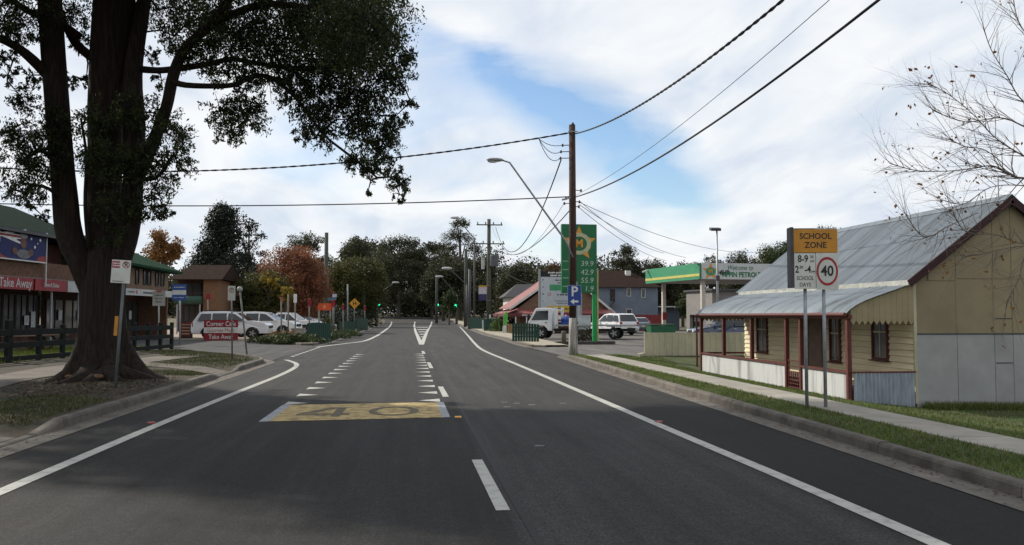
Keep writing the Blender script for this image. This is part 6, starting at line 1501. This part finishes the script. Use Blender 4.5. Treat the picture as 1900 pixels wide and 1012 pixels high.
p = at(645, 612, 84); t = post_sign('street_post', 'pale slim post standing behind the yellow diamond sign', (p.x, 84, .1), (645, 528), 84, .07, 'post', mat=M('pale_post', (.25, .27, .27), .6))
p = at(657.5, 614, 78); t = post_sign('diamond_warning_sign', 'yellow diamond warning sign with black symbol beside the road', (p.x, 78, .1), (657.5, 556), 78, .04)
c = at(658, 563.5, 78); b = MB(); b.box((0, 0, 0), (.68, .012, .68), ry=R(45)); o = b.build('plate', M('warning_yellow', (.50, .24, .015), .5), t, loc=(c.x - p.x, -.05, c.z - .1)); b = MB(); b.box((-.09, -.01, .0), (.07, .006, .3)); b.box((.1, -.01, .02), (.09, .006, .26)); b.box((0, -.011, .02), (.34, .006, .05)); b.build('symbol', ink, o)
bl, br = at(591.5, 612, 66), at(612.5, 612, 66)
t = thing('banner_frame', 'orange-red banner across two pale posts at the garden bed', 'banner', ((bl.x + br.x) / 2, 66, .12)); w = br.x - bl.x; zt = at(600, 563, 66).z - .12; zc = at(600, 576, 66).z - .12
for s in (-1, 1): b = MB(); b.box((s * w / 2, 0, zc / 2), (.12, .1, zc)); b.build('post', M('pale_post2', (.24, .25, .24), .6), t)
b = MB(); b.prism([(-w * .62, zc), (w * .62, zc), (w * .62, zc + (zt - zc) * .6), (w * .5, zt), (-w * .5, zt), (-w * .62, zc + (zt - zc) * .6)], 'Y', -.1, -.06); o = b.build('banner', orange_sign, t); b = MB(); b.poly(disc(0, (zc + zt) / 2, .1, .12, -.105)); b.build('emblem', M('emblem_tan', (.5, .25, .1), .6), o)
p = at(620, 616, 72); t = post_sign('blade_sign', 'pale blue and white street name blades above the orange banner', (p.x, 72, .1), (620, 546), 72, .04); plate(t, 608, 624, 553, 557.5, 72, M('blade_blue', (.06, .12, .2), .6), name='blade'); plate(t, 617, 625, 546, 552, 72, M('blade_white', (.4, .4, .5), .6), name='blade')

# green screens beside the kerb
panel_green = M('bottle_green', (.010, .045, .032), .5, .15, 5, island=.08)
def green_screen(label, px, py, Y, rz, L_, h, group='green picket screens beside the kerb'):
    p = at(px, py, Y); t = thing('picket_screen', label, 'fence', (p.x, Y, .12), rz, group); k = max(4, int(L_ / .16))
    for i in range(k): b = MB(); hh = h * (1 - .12 * abs(i / (k - 1) - .4)); b.box((L_ * (i / (k - 1) - .5), 0, hh / 2), (L_ / k * .88, .035, hh)); b.build('picket', panel_green, t)
    b = MB(); b.box((0, .04, h * .75), (L_, .04, .07)); b.box((0, .04, h * .25), (L_, .04, .07)); b.build('rail', panel_green, t)
green_screen('dark green picket screen at the end of the left garden bed', 592, 630, 53.5, R(55), 2.0, 1.15)
green_screen('dark green picket screen further along the left kerb', 645, 618, 72, R(70), 3.0, 1.1); green_screen('farthest dark green picket screen on the left kerb', 672, 610, 90, R(72), 3.0, 1.3)
green_screen('dark green picket screen on the right kerb beside the truck cab', 975, 634, 51.5, R(-38), 1.7, 1.12)
green_screen('small dark green picket screen by the second power pole', 916, 612, 86, R(-40), 2.2, 1.25); green_screen('dark green picket screen left of the grey bin', 885, 608, 100, R(-50), 2.5, 1.3)
# beds, tubs, bins, bollard
def shrub(name, label, c, rad, n, mat, leaf=.1, cat='hedge', seed=1):
    rgn = np.random.default_rng(seed); q = rgn.normal(size=(n, 3)); q /= np.linalg.norm(q, axis=1)[:, None]; q *= (rgn.random(n) ** .3)[:, None]; q[:, 2] = np.abs(q[:, 2]); lump = 1 + .18 * np.sin(q[:, 0] * 9 + seed) * np.cos(q[:, 1] * 7)
    P = q * np.array(rad) * lump[:, None]; t = thing(name, label, cat, c); np_mesh('foliage', leaf_quads(P, leaf, .55, .0, .4, rgn), 4, mat, t)['kind'] = 'stuff'
    m = MB()
    for i in range(5): a = i * 1.26; m.tube([(0, 0, -.05), (rad[0] * .4 * math.cos(a), rad[1] * .4 * math.sin(a), rad[2] * .6)], [.03, .012], 5)
    m.build('stem', bark, t); return t
g = gnd(535, 636, .12); shrub('garden_bed', 'low spreading green garden bed at the side street corner', (g.x, g.y + .6, .1), (2.3, 1.3, .52), 5200, MID, .13, 'garden bed', 3)
g = gnd(520, 622, .2); shrub('garden_bed', 'patch of orange-tipped plants on top of the corner garden bed', (at(528, 622, 52.3).x, 52.3, .2), (1.2, .6, .56), 1500, leaf_mat('orange_tips', [(.05, .06, .02), (.16, .08, .02), (.22, .1, .03)], .3), .11, 'garden bed', 4)
for i, (px, Y, r) in enumerate(((628, 60, 1.2), (650, 66, 1.3), (600, 58, 1.0), (560, 58, 1.1))):
    p = at(px, 620, Y); shrub('low_shrub', ('low dark shrub beyond the first green screen', 'low dark shrub below the yellow diamond sign', 'low shrub behind the first green screen', 'low shrub behind the concrete tub')[i], (p.x - .3, Y, .12), (r, r, .5), 1400, MID, .13, 'shrub', 7 + i)
for i, (px, Y, r, h_) in enumerate(((632, 92, 1.6, 2.4), (650, 98, 1.8, 2.6), (690, 120, 2.0, 2.2), (668, 108, 1.8, 2.5))):
    p = at(px, 600, Y); shrub('dark_shrub', ('tall dark bush left of the yellow diamond sign', 'tall dark bush directly behind the yellow diamond sign', 'dark bush beside the far left verge', 'dark bush right of the yellow diamond sign')[i], (p.x - .8, Y, .1), (r, r, h_), 1500, PINE, .22, 'bush', 17 + i)
p = at(604, 600, 64); shrub('planted_shrub', 'olive shrub growing under the orange banner', (p.x, 65.6, .12), (.5, .5, 1.5), 900, OLI, .12, 'shrub', 41)
p = at(552, 620, 57); t = thing('concrete_tub', 'round pale concrete tub beside the corner garden bed', 'planter', (p.x, 57, .14)); b = MB(); b.lathe([(.34, 0), (.40, .1), (.42, .62), (.45, .66), (.45, .72), (.36, .72), (.34, .6)], n=18); b.build('tub', concrete, t, smooth=False); b = MB(); b.lathe([(.35, .6), (.02, .64)], n=14); b.build('soil', dirt_mat, t)
p = at(1046, 640, 47.5); t = thing('timber_bollard', 'squat grey timber bollard left of the power pole foot', 'bollard', (p.x, 47.5, .05)); b = MB(); b.tube([(0, 0, -.1), (0, 0, .7), (0, 0, .78)], [.15, .14, .10], 10); b.build('shaft', wood_grey, t, smooth=True)
p = at(1086, 632, 51); shrub('clipped_bush', 'round clipped dark bush at the foot of the price sign', (p.x, 51.3, .05), (.75, .7, .85), 1800, leaf_mat('box_leaves', [(.01, .012, .006), (.02, .022, .01), (.06, .03, .018)], .2), .09, 'bush', 51)
p = at(902, 610, 92); t = thing('grey_bin', 'pale grey bin beside the second power pole', 'bin', (p.x, 92, .12)); b = MB(); b.prism([(-.34, 0), (.34, 0), (.4, 1.0), (-.4, 1.0)], 'Y', -.35, .35); b.build('tub', M('bin_grey', (.26, .29, .34), .5), t); b = MB(); b.box((0, 0, 1.03), (.84, .76, .06)); b.build('lid', M('bin_lid', (.2, .22, .26), .5), t, bevel=.02)
p = at(936, 612, 76); t = thing('feather_flag', 'lime green feather flag at the red roofed shop', 'flag', (p.x, 76, .1)); zt = at(936, 578, 76).z - .1; b = MB(); b.tube([(-.1, 0, 0), (-.1, 0, zt)], .02, 6); b.build('pole', steel, t); b = MB(); b.prism([(-.08, zt * .35), (.22, zt * .38), (.32, zt * .8), (.2, zt), (-.08, zt * .86)], 'Y', -.012, .012); b.build('flag', M('lime_cloth', (.10, .38, .06), .7), t); b = MB(); b.prism([(-.2, 0), (.12, 0), (.16, zt * .35), (-.14, zt * .35)], 'Y', -.012, .012); b.build('skirt', trim_w, t)
p = at(924, 600, 84); shrub('street_shrub', 'light green shrub beside the second power pole', (p.x + .6, 84, .1), (1.4, 1.2, 1.7), 1500, leaf_mat('fresh_leaves', [(.05, .09, .02), (.09, .14, .03)], .35), .2, 'shrub', 61)

# ------------------------------------------------------------------ far poles, lamps and signals
def far_pole(label, px, ybase, ytop, Y, r=.14, mat=wood_grey, arms=(), name='utility_pole', cat='power pole'):
    p = at(px, ybase, Y); z0 = hz(p.x, Y); t = thing(name, label, cat, (p.x, Y, z0)); zt = at(px, ytop, Y).z - z0
    b = MB(); b.tube([(0, 0, -.2), (0, 0, zt * .5), (0, 0, zt)], [r * 1.15, r, r * .85], 10); b.build('shaft', mat, t, smooth=True)
    for y, x0, x1 in arms:
        z = at(px, y, Y).z - z0; a, c = at(x0, y, Y).x - p.x, at(x1, y, Y).x - p.x; b = MB(); b.box(((a + c) / 2, -r - .02, z), (c - a, .1, .12)); o = b.build('cross_arm', mat, t)
        for k in range(4): q = a + (c - a) * (k + .15) / 3.3; m_ = MB(); m_.lathe([(0, 0), (.07, .02), (.05, .1), (.08, .14), (.03, .26), (0, .27)], (q, -r - .02, z + .06), 8); m_.build('insulator', ceramic, o)
    return t, zt
t2, z2 = far_pole('weathered power pole with two cross arms and transformer beyond the shops', 907, 614, 407, 92, .22, M('green_grey_pole', (.075, .08, .06), .9, .25, 4), ((418, 884, 932), (453, 875, 936)))
def lz(py): return at(907, py, 92).z - t2.location.z
def lx(px): return at(px, 480, 92).x - t2.location.x
b = MB(); b.lathe([(.0, 0), (.42, 0), (.45, .1), (.45, 1.1), (.4, 1.25), (0, 1.3)], (lx(916), -.3, lz(495)), 12); b.build('transformer', M('transformer_grey', (.08, .09, .1), .6), t2, smooth=False)
b = MB(); b.tube([(lx(896), -.3, lz(500)), (lx(896), -.3, lz(479))], .18, 10); b.build('cable_box', M('cable_box_grey', (.35, .37, .38), .6), t2)
b = MB(); b.box((.1, -.25, .95), (.2, .1, 1.6)); b.build('white_strip', trim_w, t2); b = MB(); b.tube([(lx(932), -.3, lz(453)), (lx(932), -.3, lz(474)), (lx(912), -.3, lz(474))], .03, 6); b.build('bracket', dark_steel, t2)
pb_ = thing('pole_banner', 'white, yellow and navy banner hung on the second power pole', 'banner', (t2.location.x + lx(895), 91.6, at(895, 558, 92).z)); hb = at(895, 530, 92).z - at(895, 558, 92).z; wb = .85
for z0, z1, mt in ((0, .42, M('banner_navy', (.03, .035, .09), .6)), (.42, .88, M('banner_pale', (.42, .4, .44), .6)), (.88, 1, M('banner_gold', (.4, .25, .03), .6))): b = MB(); b.box((0, 0, hb * (z0 + z1) / 2), (wb, .03, hb * (z1 - z0) - .003)); b.build('panel', mt, pb_)
b = MB(); b.bar((wb / 2, .05, hb), (wb / 2 + .5, .2, hb), .03, .03); b.bar((wb / 2, .05, 0), (wb / 2 + .5, .2, 0), .03, .03); b.build('bracket', steel, pb_)
far_pole('greenish pole rising behind the red tree', 604, 612, 432, 98, .24, M('greenish_pole', (.06, .075, .06), .9, .2, 4))
far_pole('greenish pole behind the yellow diamond sign', 675, 605, 495, 120, .22, M('greenish_pole2', (.07, .085, .07), .9, .2, 4))
far_pole('greenish pole left of the dark slim pole on the right kerb', 864, 606, 462, 122, .24, M('greenish_pole3', (.05, .06, .05), .9, .2, 4), ((455, 852, 876),))
far_pole('dark slim pole at the right kerb before the far signals', 871, 611, 500, 104, .16, dark_steel)
far_pole('faint pole among the trees at the far right kerb', 810, 590, 510, 170, .25, M('greenish_pole4', (.05, .06, .055), .9, .2, 4))
def street_lamp(label, px, ybase, ytop, hx, hy, Y):
    p = at(px, ybase, Y); z0 = hz(p.x, Y); t = thing('street_lamp', label, 'street lamp', (p.x, Y, z0), 0, 'street lamps down the road'); q, e = at(px, ytop, Y), at(hx, hy, Y)
    b = MB(); b.tube([(0, 0, -.1), (0, 0, q.z - z0 - .2)], [.16, .12], 8); b.build('shaft', dark_steel, t, smooth=True)
    b = MB(); b.tube([(0, 0, q.z - z0 - .3), (e.x - p.x, 0, e.z - z0)], .07, 6); b.build('arm', dark_steel, t)
    s = 1 if hx > px else -1; b = MB(); b.ball((e.x - p.x + .35 * s, 0, e.z - z0 + .05), (.75, .3, .2), 10, 6); b.build('lamp_head', M('lamp_far', (.4, .4, .4), .4), t, smooth=True)
street_lamp('street lamp reaching over the far left kerb', 700, 592, 545, 731, 525, 178); street_lamp('street lamp reaching left over the far right kerb', 848, 592, 545, 819, 514, 160); street_lamp('higher street lamp reaching left from the right kerb', 866, 606, 525, 834, 499, 121); street_lamp('tall street lamp reaching left above the far gum', 880, 606, 440, 848, 405, 132)
lens_g = M('green_signal', (.02, .5, .25), .3, emit=(.02, 1.0, .42, 3.0)); lens_o = flat('dark_lens', (.02, .015, .012), .4)
for i, (px, py, Y) in enumerate(((703, 565, 186), (812, 566, 186), (846, 567, 150))):
    p = at(px, py, Y); z0 = hz(p.x, Y); t = thing('traffic_light', ('traffic light showing green on the far left', 'traffic light showing green left of the small upright tree', 'dimmer green traffic light right of the small upright tree')[i], 'traffic light', (p.x, Y, z0), 0, 'green traffic lights ahead')
    b = MB(); b.tube([(0, .15, -.1), (0, .15, p.z - z0 + 1.0)], .09, 8); b.build('post', dark_steel, t); b = MB(); b.box((0, 0, p.z - z0 + .42), (.46, .2, 1.35)); b.build('housing', black, t, bevel=.02)
    for k in range(3): b = MB(); b.lathe([(.24 if k == 0 else .15, 0), (.22 if k == 0 else .13, -.06), (.02, -.09)], (0, -.1, p.z - z0 + .42 * k), 14, 'Y'); b.build('lens', lens_g if k == 0 else lens_o, t)

# more wires
pole2_top = Vector((t2.location.x, 92, z2))
cable('service_cable', 'dark cable sagging from the pole bracket to the second power pole', span(at(1041, 297, PY), pole2_top + Vector((.7, -.3, -.9)), 3.2, 30), .028)
cable('service_cable', 'dark cable sloping left from mid pole behind the price sign', span(at(1056, 392, PY), (t2.location.x + .6, 92, lz(455)), 1.4, 30), .022)
cable('overhead_wire', 'thin grey wire from mid pole to the second power pole', span(at(1045, 380, PY), (t2.location.x + .3, 92, lz(418)), 2.6, 30), .010)
cable('overhead_cable', 'green-grey cable looping from the second power pole to the right', span((t2.location.x + .4, 91.8, lz(488)), (18.5, 96, 6.8), 2.0, 24), .05, mat=M('cable_green_grey', (.10, .12, .10), .7))
for i, (px, py, q) in enumerate(((1076, 374, (1232, 470)), (1075, 380, (1272, 478)), (1075, 386, (1236, 484)))):
    e = at(q[0], q[1], 56); cable('service_wire', ('upper', 'middle', 'lower')[i] + ' pale service wire running from the pole to the petrol canopy', span(at(px, py, PY), e, .35, 20), .012, group='service wires to the petrol station', mat=M('wire_grey_%d' % i, (.16, .16, .17), .7))
cable('service_wire', 'pale service wire passing over the petrol canopy towards the cottage', span(at(1076, 376, PY), at(1440, 464, 66), .9, 24), .012, mat=M('wire_grey_4', (.14, .14, .15), .7))
for a, c in (((1000, 258), (1042, 270)), ((1000, 258), (1040, 282)), ((1000, 258), (1039, 294))):
    cable('jumper_wire', 'short %s jumper wire looping to the insulators near the pole top' % {270: 'upper', 282: 'middle', 294: 'lower'}[c[1]], span(at(a[0], a[1], PY + .1), at(c[0], c[1], PY), .12 + (c[1] - 270) * .012, 10), .014)
